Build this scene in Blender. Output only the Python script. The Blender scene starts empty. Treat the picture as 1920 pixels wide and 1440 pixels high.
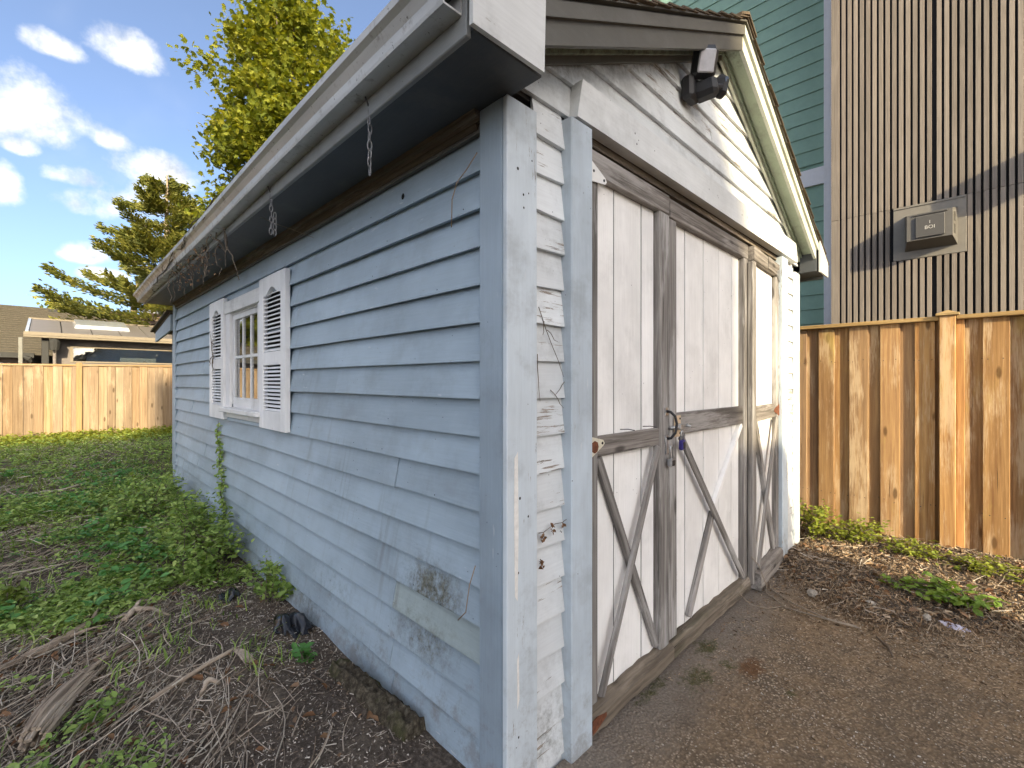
import bpy, math, random
import numpy as np
from mathutils import Vector, Matrix, Euler, Quaternion

random.seed(7)
RNG = np.random.default_rng(7)
R = math.radians
scene = bpy.context.scene
COL = scene.collection

# ------------------------------------------------------------------ camera
cam_d = bpy.data.cameras.new("camera")
cam = bpy.data.objects.new("camera", cam_d)
COL.objects.link(cam)
cam.location = (-1.109, -1.13, 1.45)
cam.rotation_euler = (R(90), 0, R(-45))
cam_d.sensor_width = 36.0
cam_d.lens = 866.0 / 1920.0 * 36.0
cam_d.shift_y = -4.0 / 1920.0
cam_d.clip_start = 0.05
cam_d.clip_end = 2000
scene.camera = cam

# ------------------------------------------------------------------ light
TO_SUN = Vector((-0.39, -1.0, 0.39)).normalized()
SUN_EL = math.asin(TO_SUN.z)
SUN_AZ = math.atan2(TO_SUN.x, TO_SUN.y)
sun_d = bpy.data.lights.new("sun", 'SUN')
sun_d.energy = 2.0
sun_d.angle = R(0.53)
sun_d.color = (1.0, 0.84, 0.55)
sun = bpy.data.objects.new("sun", sun_d)
COL.objects.link(sun)
sun.location = (-8, -20, 12)
sun.rotation_euler = TO_SUN.to_track_quat('Z', 'Y').to_euler()

scene.view_settings.view_transform = 'Standard'
scene.view_settings.look = 'None'
scene.view_settings.exposure = 2.3
scene.view_settings.gamma = 1.0
scene.view_settings.use_curve_mapping = False
scene.cycles.use_denoising = True
scene.cycles.max_bounces = 5
scene.cycles.use_adaptive_sampling = True
scene.cycles.adaptive_threshold = 0.03
scene.cycles.diffuse_bounces = 4
scene.cycles.glossy_bounces = 2
scene.cycles.transmission_bounces = 4
scene.cycles.caustics_reflective = False
scene.cycles.caustics_refractive = False


class G:
    """small node-graph writer"""
    def __init__(self, tree):
        self.t = tree
        self.N = tree.nodes
        self.L = tree.links

    def n(self, typ, ins=None, **props):
        nd = self.N.new(typ)
        for k, v in props.items():
            setattr(nd, k, v)
        for k, v in (ins or {}).items():
            self.put(nd.inputs[k], v)
        return nd

    def put(self, sock, v):
        if isinstance(v, bpy.types.NodeSocket):
            self.L.new(v, sock)
        elif v is not None:
            if hasattr(sock.default_value, '__len__') and isinstance(v, (int, float)):
                v = [v] * len(sock.default_value)
            if sock.type == 'RGBA' and len(v) == 3:
                v = (*v, 1.0)
            sock.default_value = v

    def math(self, op, a, b=None, c=None, clamp=False):
        nd = self.n('ShaderNodeMath', operation=op, use_clamp=clamp)
        self.put(nd.inputs[0], a)
        if b is not None:
            self.put(nd.inputs[1], b)
        if c is not None:
            self.put(nd.inputs[2], c)
        return nd.outputs[0]

    def vmath(self, op, a, b=None):
        nd = self.n('ShaderNodeVectorMath', operation=op)
        self.put(nd.inputs[0], a)
        if b is not None:
            self.put(nd.inputs[1], b)
        return nd.outputs['Value'] if op in ('DOT_PRODUCT', 'LENGTH', 'DISTANCE') else nd.outputs[0]

    def noise(self, vec, scale=5, detail=4, rough=.55, dist=0.0, out='Fac'):
        detail = min(detail, 6.0)
        nd = self.n('ShaderNodeTexNoise', {'Vector': vec, 'Scale': scale, 'Detail': detail, 'Roughness': rough, 'Distortion': dist})
        return nd.outputs[out]

    def voro(self, vec, scale, feature='F1', out='Distance', rnd=1.0):
        nd = self.n('ShaderNodeTexVoronoi', {'Vector': vec, 'Scale': scale, 'Randomness': rnd}, feature=feature)
        return nd.outputs[out]

    def ramp(self, fac, stops, interp='LINEAR'):
        nd = self.n('ShaderNodeValToRGB', {'Fac': fac})
        cr = nd.color_ramp
        cr.interpolation = interp
        while len(cr.elements) > 1:
            cr.elements.remove(cr.elements[-1])
        for i, (p, c) in enumerate(stops):
            e = cr.elements[0] if i == 0 else cr.elements.new(p)
            e.position = p
            if isinstance(c, (int, float)):
                c = (c, c, c)
            e.color = (*c, 1.0)
        return nd.outputs[0]

    def step(self, v, lo, hi):
        nd = self.n('ShaderNodeMapRange', {'Value': v, 'From Min': lo, 'From Max': hi}, interpolation_type='SMOOTHSTEP')
        return nd.outputs[0]

    def mix(self, fac, a, b, blend='MIX'):
        nd = self.n('ShaderNodeMix', data_type='RGBA', blend_type=blend)
        self.put(nd.inputs['Factor'], fac)
        self.put(nd.inputs[6], a)
        self.put(nd.inputs[7], b)
        return nd.outputs[2]

    def scalevec(self, vec, s):
        return self.vmath('MULTIPLY', vec, s)

    def coords(self, rnd=True):
        tc = self.n('ShaderNodeTexCoord').outputs['Object']
        if rnd:
            oi = self.n('ShaderNodeObjectInfo').outputs['Random']
            off = self.n('ShaderNodeCombineXYZ', {'X': self.math('MULTIPLY', oi, 37.0), 'Y': self.math('MULTIPLY', oi, 71.0), 'Z': self.math('MULTIPLY', oi, 53.0)}).outputs[0]
            return self.vmath('ADD', tc, off), oi
        return tc, None

    def bump(self, h, strength=.5, dist=.01, normal=None):
        nd = self.n('ShaderNodeBump', {'Height': h, 'Strength': strength, 'Distance': dist})
        if normal is not None:
            self.put(nd.inputs['Normal'], normal)
        return nd.outputs[0]


# ------------------------------------------------------------------ world
world = bpy.data.worlds.new("World")
scene.world = world
world.use_nodes = True
world.cycles.sampling_method = "MANUAL"
world.cycles.sample_map_resolution = 512
wt = world.node_tree
wt.nodes.clear()
g = G(wt)
out = g.n('ShaderNodeOutputWorld')
sky = g.n('ShaderNodeTexSky', sky_type='NISHITA')
sky.sun_disc = False
sky.sun_elevation = SUN_EL
sky.sun_rotation = SUN_AZ
sky.air_density = 0.6
sky.dust_density = 3.0
sky.ozone_density = 1.6
dirv = g.n('ShaderNodeTexCoord').outputs['Generated']


def pix_dir(u, v):
    s = math.sqrt(.5)
    X = (u - 960) / 866.0
    return Vector((X * s + s, -X * s + s, -(v - 716) / 866.0)).normalized()


blobs = []          # direction, half width, half height (radians, roughly)
for (u, v, w, h) in [(60, 212, .078, .050), (20, 225, .085, .045), (105, 222, .05, .03), (240, 105, .048, .034), (110, 97, .036, .020), (207, 268, .032, .021),
                     (44, 278, .020, .018), (145, 336, .036, .022), (205, 392, .060, .033), (300, 330, .075, .036),
                     (290, 385, .07, .04), (5, 360, .022, .036), (155, 478, .030, .020), (200, 520, .03, .014)]:
    blobs.append((pix_dir(u, v), w, h))
field = None
for (c, w, h) in blobs:
    rgt = Vector((c.y, -c.x, 0)).normalized()
    up = rgt.cross(c).normalized()
    a = g.vmath('DOT_PRODUCT', dirv, tuple(rgt / w))
    b = g.vmath('DOT_PRODUCT', dirv, tuple(up / h))
    bm = g.math('MULTIPLY', g.math('MINIMUM', b, 0.0), .8)      # flatter undersides
    b = g.math('ADD', b, bm)
    q = g.math('MULTIPLY_ADD', a, a, g.math('MULTIPLY', b, b))
    val = g.math('SUBTRACT', 1.0, q)
    field = val if field is None else g.math('SMOOTH_MAX', field, val, .25)
nz1 = g.noise(dirv, 13, 7, .60)
nz2 = g.noise(dirv, 4.5, 3, .5)
dens = g.math('ADD', g.math('MULTIPLY', field, .5), g.math('MULTIPLY', g.math('SUBTRACT', nz1, .47), 2.2))
# broken cloud added only outside the view to brighten the ambient light
view = g.vmath('DOT_PRODUCT', dirv, tuple(Vector((.45, .85, .3)).normalized()))
fill_cloud = g.math('MULTIPLY', g.step(g.math('ADD', g.noise(dirv, 3.2, 5, .6), g.math('MULTIPLY', nz1, .35)), .62, .80), g.step(view, .82, .70))
dens = g.math('MAXIMUM', fill_cloud, g.step(dens, -.05, .75))
dens = g.math('MAXIMUM', dens, g.math('MULTIPLY', g.step(nz2, .52, .8), .18))
shade = g.ramp(g.noise(g.vmath('ADD', dirv, (0.0, 0.0, .02)), 16, 5, .6), [(.36, (.52, .57, .65)), (.54, (1.0, 1.0, 1.0))])
skyc = g.mix(1.0, sky.outputs[0], (.665, .675, .68), 'MULTIPLY')
skyc = g.mix(.03, skyc, (4.4, 4.6, 4.9))
cl = g.mix(1.0, shade, (3.0, 2.95, 2.85), 'MULTIPLY')
colr = g.mix(dens, skyc, cl)
bg = g.n('ShaderNodeBackground', {'Color': colr, 'Strength': 0.1})
g.L.new(bg.outputs[0], out.inputs[0])


# ------------------------------------------------------------------ mesh helpers
class MB:
    def __init__(self):
        self.v = []
        self.f = []

    def add(self, vs, fs):
        o = len(self.v)
        self.v.extend([tuple(p) for p in vs])
        self.f.extend([tuple(i + o for i in f) for f in fs])
        return self

    def box(self, a, b, c=0.0, jit=0.0):
        x0, y0, z0 = [min(p, q) for p, q in zip(a, b)]
        x1, y1, z1 = [max(p, q) for p, q in zip(a, b)]
        c = min(c, (x1 - x0) * .45, (y1 - y0) * .45, (z1 - z0) * .45)
        if c <= 0:
            vs = [(x0, y0, z0), (x1, y0, z0), (x1, y1, z0), (x0, y1, z0), (x0, y0, z1), (x1, y0, z1), (x1, y1, z1), (x0, y1, z1)]
            fs = [(0, 3, 2, 1), (4, 5, 6, 7), (0, 1, 5, 4), (1, 2, 6, 5), (2, 3, 7, 6), (3, 0, 4, 7)]
        else:
            vs = []
            idx = {}
            for i, sx in enumerate((0, 1)):
                for j, sy in enumerate((0, 1)):
                    for k, sz in enumerate((0, 1)):
                        X, Y, Z = (x0, x1)[sx], (y0, y1)[sy], (z0, z1)[sz]
                        dx, dy, dz = (c, -c)[sx], (c, -c)[sy], (c, -c)[sz]
                        for ax, p in enumerate(((X, Y + dy, Z + dz), (X + dx, Y, Z + dz), (X + dx, Y + dy, Z))):
                            idx[(sx, sy, sz, ax)] = len(vs)
                            vs.append(p)
            I = lambda *k: idx[k]
            fs = []
            for s in (0, 1):
                q = [I(s, 0, 0, 0), I(s, 1, 0, 0), I(s, 1, 1, 0), I(s, 0, 1, 0)]
                fs.append(tuple(q if s else q[::-1]))
                q = [I(0, s, 0, 1), I(0, s, 1, 1), I(1, s, 1, 1), I(1, s, 0, 1)]
                fs.append(tuple(q if s else q[::-1]))
                q = [I(0, 0, s, 2), I(1, 0, s, 2), I(1, 1, s, 2), I(0, 1, s, 2)]
                fs.append(tuple(q if s else q[::-1]))
            for a_ in (0, 1):
                for b_ in (0, 1):
                    q = [I(a_, b_, 0, 0), I(a_, b_, 0, 1), I(a_, b_, 1, 1), I(a_, b_, 1, 0)]
                    fs.append(tuple(q if a_ != b_ else q[::-1]))
                    q = [I(a_, 0, b_, 0), I(a_, 1, b_, 0), I(a_, 1, b_, 2), I(a_, 0, b_, 2)]
                    fs.append(tuple(q if a_ != b_ else q[::-1]))
                    q = [I(0, a_, b_, 1), I(0, a_, b_, 2), I(1, a_, b_, 2), I(1, a_, b_, 1)]
                    fs.append(tuple(q if a_ != b_ else q[::-1]))
                    for c_ in (0, 1):
                        t = [I(a_, b_, c_, 0), I(a_, b_, c_, 1), I(a_, b_, c_, 2)]
                        fs.append(tuple(t if (a_ + b_ + c_) % 2 else t[::-1]))
        if jit:
            vs = [tuple(p + random.uniform(-jit, jit) for p in q) for q in vs]
        return self.add(vs, fs)

    def prism(self, poly, lo, hi, axis):
        """poly: 2-D points in the plane across `axis`; x:(y,z) y:(x,z) z:(x,y)"""
        def P(p, t):
            return {'x': (t, p[0], p[1]), 'y': (p[0], t, p[1]), 'z': (p[0], p[1], t)}[axis]
        n = len(poly)
        vs = [P(p, lo) for p in poly] + [P(p, hi) for p in poly]
        fs = [tuple(range(n))[::-1], tuple(range(n, 2 * n))]
        for i in range(n):
            j = (i + 1) % n
            fs.append((i, j, n + j, n + i))
        return self.add(vs, fs)

    def sweep(self, prof, path_pts, frames=None, closed=True, cap=True):
        """prof in local 2-D; path_pts list of (origin, axis_u, axis_v)"""
        n = len(prof)
        vs = []
        for (o, u, v) in path_pts:
            o, u, v = Vector(o), Vector(u), Vector(v)
            for (a, b) in prof:
                vs.append(tuple(o + u * a + v * b))
        fs = []
        m = len(path_pts)
        for i in range(m - 1):
            for k in range(n if closed else n - 1):
                k2 = (k + 1) % n
                fs.append((i * n + k, i * n + k2, (i + 1) * n + k2, (i + 1) * n + k))
        if cap and closed:
            fs.append(tuple(range(n))[::-1])
            fs.append(tuple(range((m - 1) * n, m * n)))
        return self.add(vs, fs)

    def tube(self, pts, rad, sides=6, cap=True):
        pts = [Vector(p) for p in pts]
        if not hasattr(rad, '__len__'):
            rad = [rad] * len(pts)
        fr = []
        ref = None
        for i, p in enumerate(pts):
            t = (pts[min(i + 1, len(pts) - 1)] - pts[max(i - 1, 0)])
            t = t.normalized() if t.length > 1e-9 else Vector((0, 0, 1))
            if ref is None:
                ref = t.orthogonal().normalized()
            u = (ref - t * ref.dot(t))
            u = u.normalized() if u.length > 1e-6 else t.orthogonal().normalized()
            ref = u
            v = t.cross(u)
            fr.append((p, u * rad[i], v * rad[i]))
        prof = [(math.cos(2 * math.pi * k / sides), math.sin(2 * math.pi * k / sides)) for k in range(sides)]
        return self.sweep(prof, fr, cap=cap)

    def build(self, name, mat, parent=None, smooth=False, loc=None, rot=None, keep=True):
        me = bpy.data.meshes.new(name)
        me.from_pydata(self.v, [], self.f)
        me.materials.append(mat)
        me.update()
        if smooth:
            me.polygons.foreach_set('use_smooth', [True] * len(me.polygons))
        return place(name, me, parent, loc, rot, keep)


def place(name, me, parent=None, loc=None, rot=None, keep=True):
    o = bpy.data.objects.new(name, me)
    COL.objects.link(o)
    if loc is not None:
        o.location = loc
    if rot is not None:
        o.rotation_euler = rot
    if parent is not None:
        o.parent = parent
        if keep:
            o.matrix_parent_inverse = wmat(parent).inverted()
    return o


def wmat(o):
    m = Matrix.LocRotScale(o.location, o.rotation_euler, o.scale)
    if o.parent is not None:
        m = wmat(o.parent) @ o.matrix_parent_inverse @ m
    return m


def empty(name, loc=(0, 0, 0), rot=None, parent=None):
    o = bpy.data.objects.new(name, None)
    COL.objects.link(o)
    o.empty_display_size = .1
    o.location = loc
    if rot is not None:
        o.rotation_euler = rot
    if parent is not None:
        o.parent = parent
        o.matrix_parent_inverse = wmat(parent).inverted()
    return o


def tag(o, label=None, cat=None, group=None, kind=None):
    if label:
        o['label'] = label
    if cat:
        o['category'] = cat
    if group:
        o['group'] = group
    if kind:
        o['kind'] = kind
    return o


def raw(name, verts, faces, mat, parent=None, smooth=False):
    """numpy arrays -> object; faces all of one size"""
    me = bpy.data.meshes.new(name)
    n, k = len(faces), faces.shape[1]
    me.vertices.add(len(verts))
    me.vertices.foreach_set('co', np.ascontiguousarray(verts, dtype=np.float32).ravel())
    me.loops.add(n * k)
    me.loops.foreach_set('vertex_index', np.ascontiguousarray(faces, dtype=np.int32).ravel())
    me.polygons.add(n)
    me.polygons.foreach_set('loop_start', np.arange(0, n * k, k, dtype=np.int32))
    me.polygons.foreach_set('loop_total', np.full(n, k, dtype=np.int32))
    me.update(calc_edges=True)
    me.validate()
    me.materials.append(mat)
    if smooth:
        me.polygons.foreach_set('use_smooth', [True] * n)
    return place(name, me, parent)


# ------------------------------------------------------------------ materials
def new_mat(name):
    m = bpy.data.materials.new(name)
    m.use_nodes = True
    m.node_tree.nodes.clear()
    return m, G(m.node_tree)


def finish(m, g, color, rough=.7, normal=None, metal=0.0, spec=.3, **kw):
    ins = {'Base Color': color, 'Roughness': rough, 'Metallic': metal, 'Specular IOR Level': spec}
    ins.update(kw)
    b = g.n('ShaderNodeBsdfPrincipled', ins)
    if normal is not None:
        g.put(b.inputs['Normal'], normal)
    o = g.n('ShaderNodeOutputMaterial')
    g.L.new(b.outputs[0], o.inputs[0])
    return m


def axis_scale(axis, along, across):
    s = [across] * 3
    s['xyz'.index(axis)] = along
    return tuple(s)


def plain(name, col, rough=.6, metal=0.0, var=.12, scale=14, spec=.3):
    m, g = new_mat(name)
    co, oi = g.coords()
    nz = g.noise(co, scale, 5, .6)
    k = g.ramp(nz, [(.3, 1 - var), (.7, 1 + var)])
    c = g.mix(1.0, col, k, 'MULTIPLY')
    return finish(m, g, c, rough, g.bump(nz, .15, .004), metal, spec)


def mold_at(g, pos, spots):
    """stain masks with a place of their own on the wall: (centre, radius, amount)"""
    tot = None
    for (c, rad, amt) in spots:
        d = g.vmath('LENGTH', g.vmath('MULTIPLY', g.vmath('SUBTRACT', pos, c), tuple(1 / r for r in rad)))
        v = g.math('MULTIPLY', g.step(d, 1.15, .15), amt)
        tot = v if tot is None else g.math('MAXIMUM', tot, v)
    return tot


def paint(name, col, axis, crack=.5, dirt=.3, wood=(.26, .23, .20), spots=None, rake=False, var=.07, spotcol=(.055, .058, .05), rough=.55, streak=0.0):
    m, g = new_mat(name)
    co, oi = g.coords()
    tc = g.n('ShaderNodeTexCoord').outputs['Object']
    pos = g.n('ShaderNodeNewGeometry').outputs['Position']
    fine = g.noise(g.scalevec(co, axis_scale(axis, 5, 130)), 1.0, 5, .65)
    big = g.noise(co, 1.6, 4, .6)
    med = g.noise(g.scalevec(co, axis_scale(axis, 3, 11)), 1.0, 5, .6)
    # paint tone: board to board, blotches, brush streaks
    k = g.math('ADD', 1 - var, g.math('MULTIPLY', oi, 2 * var))
    k = g.math('MULTIPLY', k, g.n('ShaderNodeMapRange', {'Value': big, 'From Min': .3, 'From Max': .7, 'To Min': .86, 'To Max': 1.12}).outputs[0])
    k = g.math('MULTIPLY', k, g.n('ShaderNodeMapRange', {'Value': fine, 'From Min': .3, 'From Max': .7, 'To Min': .95, 'To Max': 1.05}).outputs[0])
    c = g.mix(1.0, col, k, 'MULTIPLY')
    c = g.mix(g.math('MULTIPLY', g.step(med, .5, .75), .35), c, tuple(min(1, x * 1.16 + .02) for x in col))
    # grime
    gm = g.math('MULTIPLY', g.step(g.noise(co, 3.3, 7, .72), .47, .72), dirt)
    c = g.mix(gm, c, (.13, .125, .115))
    if streak:
        sk_ = g.noise(g.scalevec(tc, (5, 14, .8)), 1.0, 5, .7)
        sm = g.math('MULTIPLY', g.step(sk_, .52, .74), g.step(g.noise(tc, .9, 3, .5), .42, .62))
        c = g.mix(g.math('MULTIPLY', sm, streak), c, (.16, .155, .145))
        fd = g.step(g.noise(g.scalevec(tc, (1, .7, 1.1)), 1.0, 4, .6), .48, .66)
        c = g.mix(g.math('MULTIPLY', fd, streak * .75), c, tuple(min(1, x * 1.35 + .03) for x in col))
        sc = g.noise(g.scalevec(co, axis_scale(axis, 9, 40)), 1.0, 2, .5)
        scm = g.math('MULTIPLY', g.step(sc, .70, .74), g.step(g.noise(co, 2.0, 2, .5), .5, .6))
        c = g.mix(g.math('MULTIPLY', scm, .5), c, (.62, .64, .66))
        zz = g.n('ShaderNodeSeparateXYZ', {'Vector': pos}).outputs[2]
        spl = g.math('ADD', g.noise(tc, 9, 6, .78), g.math('MULTIPLY', zz, -.42))
        c = g.mix(g.math('MULTIPLY', g.step(spl, .40, .62), .5), c, (.17, .14, .11))
    # cracked and lifted paint in patches, bare wood in the cracks
    cn = g.noise(g.scalevec(co, axis_scale(axis, 6, 95)), 1.0, 6, .72, .4)
    pm = g.noise(g.scalevec(co, axis_scale(axis, 1.5, 5)), 1.0, 4, .6)
    hi = g.math('MULTIPLY_ADD', oi, -.26 * crack, .75 - .08 * crack)
    thr = g.n('ShaderNodeMapRange', {'Value': pm, 'From Min': .35, 'From Max': .70, 'To Min': .74, 'To Max': hi}).outputs[0]
    cm = g.math('GREATER_THAN', cn, thr)
    wn = g.noise(g.scalevec(co, axis_scale(axis, 4, 160)), 1.0, 4, .6)
    wc = g.ramp(wn, [(.3, tuple(x * .6 for x in wood)), (.7, tuple(x * 1.35 for x in wood))])
    c = g.mix(cm, c, wc)
    # small knocks and specks
    sp = g.voro(co, 23, 'F1')
    spm = g.math('MULTIPLY', g.math('LESS_THAN', sp, .055), g.math('GREATER_THAN', g.noise(co, 6, 2, .5), .56))
    c = g.mix(g.math('MULTIPLY', spm, .8), c, (.05, .045, .04))
    h = g.math('SUBTRACT', g.math('MULTIPLY', fine, .35), g.math('MULTIPLY', cm, .9))
    mask = None
    if spots:
        mask = mold_at(g, pos, spots)
    if rake:
        xyz = g.n('ShaderNodeSeparateXYZ', {'Vector': pos})
        d = g.math('SUBTRACT', g.math('MULTIPLY_ADD', xyz.outputs[0], .5, 2.58), xyz.outputs[2])
        rk = g.math('MULTIPLY', g.step(d, .30, -.05), .85)
        mask = rk if mask is None else g.math('MAXIMUM', mask, rk)
    if mask is not None:
        mn = g.noise(co, 26, 8, .78)
        mm = g.step(g.math('ADD', mn, g.math('MULTIPLY', mask, .34)), .55, .98)
        mm = g.math('MULTIPLY', mm, g.math('MULTIPLY', mask, 1.25), clamp=True)
        c = g.mix(mm, c, g.ramp(g.noise(co, 60, 4, .7), [(.35, spotcol), (.7, (.20, .20, .16))]))
    return finish(m, g, c, g.math('ADD', rough, g.math('MULTIPLY', cm, .3)), g.bump(h, .55, .0025), spec=.35)


def wood(name, dark, light, axis, wear=(.5, .45, .4), wear_amt=.35, knots=True, rough=.8, across=42, stain=None, tone=.36, gloss=.2, grey=0.0):
    m, g = new_mat(name)
    co, oi = g.coords()
    warp = g.noise(g.scalevec(co, axis_scale(axis, .8, 5)), 1.0, 3, .5, out='Color')
    wv = g.vmath('ADD', co, g.vmath('MULTIPLY', g.vmath('SUBTRACT', warp, (.5, .5, .5)), (.05, .05, .05)))
    gr = g.noise(g.scalevec(wv, axis_scale(axis, 1.3, across)), 1.0, 6, .65)
    fi = g.noise(g.scalevec(wv, axis_scale(axis, 6, across * 5)), 1.0, 3, .6)
    bl = g.noise(g.scalevec(co, axis_scale(axis, 1.2, 6)), 1.0, 5, .65)
    c = g.ramp(gr, [(.30, dark), (.50, tuple((a + b) / 2 for a, b in zip(dark, light))), (.68, light)])
    k = g.math('MULTIPLY_ADD', oi, tone, 1 - tone / 2)
    c = g.mix(1.0, c, k, 'MULTIPLY')
    if grey:
        o2 = g.math('FRACT', g.math('MULTIPLY', oi, 7.31))
        c = g.mix(g.math('MULTIPLY', o2, grey), c, tuple(sum(light) / 3 * q for q in (1.0, .93, .84)))
    wm = g.math('MULTIPLY', g.step(g.math('MULTIPLY_ADD', g.math('SUBTRACT', fi, .5), .35, bl), .50, .66), wear_amt)
    c = g.mix(wm, c, wear)
    h = g.math('MULTIPLY_ADD', gr, .6, g.math('MULTIPLY', fi, .5))
    if knots:
        kv = g.scalevec(co, axis_scale(axis, 2.2, 7))
        kd = g.voro(kv, 1.0)
        km = g.step(kd, .15, .07)
        c = g.mix(g.math('MULTIPLY', km, .75), c, tuple(x * .35 for x in dark))
    cr = g.noise(g.scalevec(co, axis_scale(axis, 1.6, across * 2.2)), 1.0, 3, .5)
    cm = g.step(cr, .70, .74)
    c = g.mix(g.math('MULTIPLY', cm, .85), c, tuple(x * .22 for x in dark))
    h = g.math('SUBTRACT', h, g.math('MULTIPLY', cm, 1.0))
    if stain:
        sm = g.step(g.noise(g.scalevec(co, axis_scale(axis, 1.0, 3)), 1.0, 5, .7), .55, .72)
        c = g.mix(g.math('MULTIPLY', sm, .6), c, stain)
    return finish(m, g, c, rough, g.bump(h, .5, .003), spec=gloss)


M = {}
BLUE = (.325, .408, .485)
PALE_LIT = (.655, .68, .69)  # same paint as the side wall, lightened for the brighter front light
M['siding'] = paint('blue_siding_paint', BLUE, 'y', crack=.30, dirt=.2, var=.09, streak=.45,
                    spots=[((0, .42, .60), (.2, .34, .20), .95), ((0, .50, .38), (.2, .38, .16), .75), ((0, 1.35, .33), (.2, .45, .22), .45),
                           ((0, 1.75, .10), (.2, .5, .14), .7), ((0, 1.0, .10), (.2, .6, .10), .5), ((0, 4.6, .2), (.3, 1.6, .25), .5)])
M['siding_top'] = paint('dark_top_board', (.13, .125, .115), 'y', crack=.3, dirt=.7)  # topmost course, darker and greyer than the rest
M['lichen_board'] = paint('lichen_board', (.35, .42, .44), 'y', streak=.5, crack=.9, dirt=.3, spots=[((0, .5, .4), (.3, .5, .2), .6)], spotcol=(.12, .14, .08))
M['corner'] = paint('corner_board_paint', (.32, .395, .47), 'z', crack=.3, dirt=.25, streak=.35)
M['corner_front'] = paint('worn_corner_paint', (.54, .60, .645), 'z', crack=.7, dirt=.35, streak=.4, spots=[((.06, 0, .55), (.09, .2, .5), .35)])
M['front'] = paint('cracked_front_paint', PALE_LIT, 'x', crack=.95, dirt=.35, rake=True, wood=(.30, .26, .22), spots=[((.2, 0, .15), (.25, .2, .25), .6)])
M['casing'] = paint('casing_paint', (.50, .575, .64), 'z', crack=.75, dirt=.3, streak=.3)
M['header'] = paint('header_paint', (.68, .70, .70), 'x', crack=.85, dirt=.25, wood=(.32, .28, .24))
M['trim_x'] = paint('weathered_white_end', (.66, .67, .66), 'x', crack=1.15, dirt=.3, wood=(.3, .27, .24))
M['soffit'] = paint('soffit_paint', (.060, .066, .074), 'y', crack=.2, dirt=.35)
M['fascia'] = paint('fascia_paint', (.24, .25, .25), 'y', crack=.25, dirt=.5)
M['mould'] = wood('brown_moulding', (.075, .06, .045), (.17, .135, .095), 'y', wear_amt=.2, knots=False)
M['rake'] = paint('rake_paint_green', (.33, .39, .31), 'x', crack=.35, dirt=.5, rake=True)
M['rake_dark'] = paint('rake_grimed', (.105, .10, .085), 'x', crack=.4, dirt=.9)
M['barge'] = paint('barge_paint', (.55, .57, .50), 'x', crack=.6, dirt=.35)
M['white'] = paint('white_trim_paint', (.74, .75, .77), 'z', crack=.12, dirt=.14, var=.03)
M['white_y'] = paint('white_sill_paint', (.72, .73, .74), 'y', crack=.25, dirt=.35, var=.03)
M['shutter'] = paint('white_shutter_paint', (.80, .81, .83), 'z', crack=.03, dirt=.10, var=.03)
M['plank'] = paint('white_door_plank', (.84, .832, .815), 'z', crack=.28, dirt=.14, wood=(.36, .33, .30), var=.04)
M['stile'] = wood('weathered_stile', (.070, .062, .056), (.345, .325, .305), 'z', wear=(.55, .54, .53), wear_amt=.5)
M['rail'] = wood('weathered_rail', (.068, .058, .050), (.32, .292, .265), 'x', wear=(.52, .50, .48), wear_amt=.45)
M['rot'] = wood('rotten_bottom_rail', (.06, .048, .036), (.265, .22, .17), 'x', wear=(.38, .33, .27), wear_amt=.5, stain=(.05, .06, .025), across=30)
M['cedar'] = wood('cedar_fence', (.21, .10, .036), (.47, .275, .11), 'z', wear=(.64, .50, .33), wear_amt=.55, stain=(.42, .31, .09), tone=.5, grey=.3)
M['cedar_y'] = wood('cedar_fence_rail', (.20, .13, .055), (.45, .30, .13), 'y', wear=(.5, .42, .25), wear_amt=.4)
M['pine'] = wood('pale_fence', (.19, .115, .06), (.36, .25, .145), 'z', wear=(.45, .345, .235), wear_amt=.6, tone=.5, grey=.35)
M['pine_post'] = wood('pale_fence_post', (.27, .16, .075), (.38, .25, .125), 'z', wear_amt=.1)
M['pine_x'] = wood('pale_fence_rail', (.24, .15, .07), (.36, .235, .12), 'x', wear_amt=.2)
M['batten'] = wood('composite_batten', (.175, .15, .128), (.275, .238, .205), 'z', wear=(.33, .285, .245), wear_amt=.3, knots=False, across=90)
M['batten_dark'] = plain('batten_backing', (.020, .020, .022), .8)
M['green'] = plain('green_lap_siding', (.25, .40, .325), .6, var=.06, scale=9)
M['green_trim'] = plain('house_white_trim', (.78, .79, .83), .5, var=.03)
M['taupe'] = plain('taupe_metal', (.21, .195, .17), .5, var=.05)
M['hood_metal'] = plain('hood_metal', (.125, .118, .108), .5, var=.06)
M['taupe_dark'] = plain('dark_vent_metal', (.085, .082, .08), .5, var=.06)
M['letter'] = plain('pale_lettering', (.55, .53, .5), .6)
M['slot'] = plain('dark_slot', (.01, .01, .01), .9)
M['black_plastic'] = plain('black_plastic', (.018, .018, .020), .32, var=.05, spec=.5)
M['black_soft'] = plain('black_housing', (.030, .030, .032), .5, var=.05)
M['lamp_glass'] = plain('lamp_lens', (.52, .52, .55), .15, var=.08, scale=40, spec=.6)
M['lens'] = plain('camera_lens', (.01, .012, .015), .05, var=0, spec=.8)
M['zinc'] = plain('zinc_steel', (.46, .47, .48), .38, metal=.85, var=.2, scale=30)
M['old_chain'] = plain('dull_chain', (.24, .24, .25), .5, metal=.4, var=.3, scale=60)
M['cream_hinge'] = plain('cream_hinge', (.62, .58, .46), .5, var=.1, scale=60)
M['white_hinge'] = plain('white_hinge', (.75, .75, .73), .45, var=.06)
M['rust'] = plain('rusty_iron', (.15, .055, .028), .85, var=.4, scale=50)
M['brass_tan'] = plain('tan_latch_plate', (.56, .43, .29), .5, var=.08)
M['dark_iron'] = plain('dark_iron', (.05, .05, .055), .45, metal=.5, var=.2)
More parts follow.
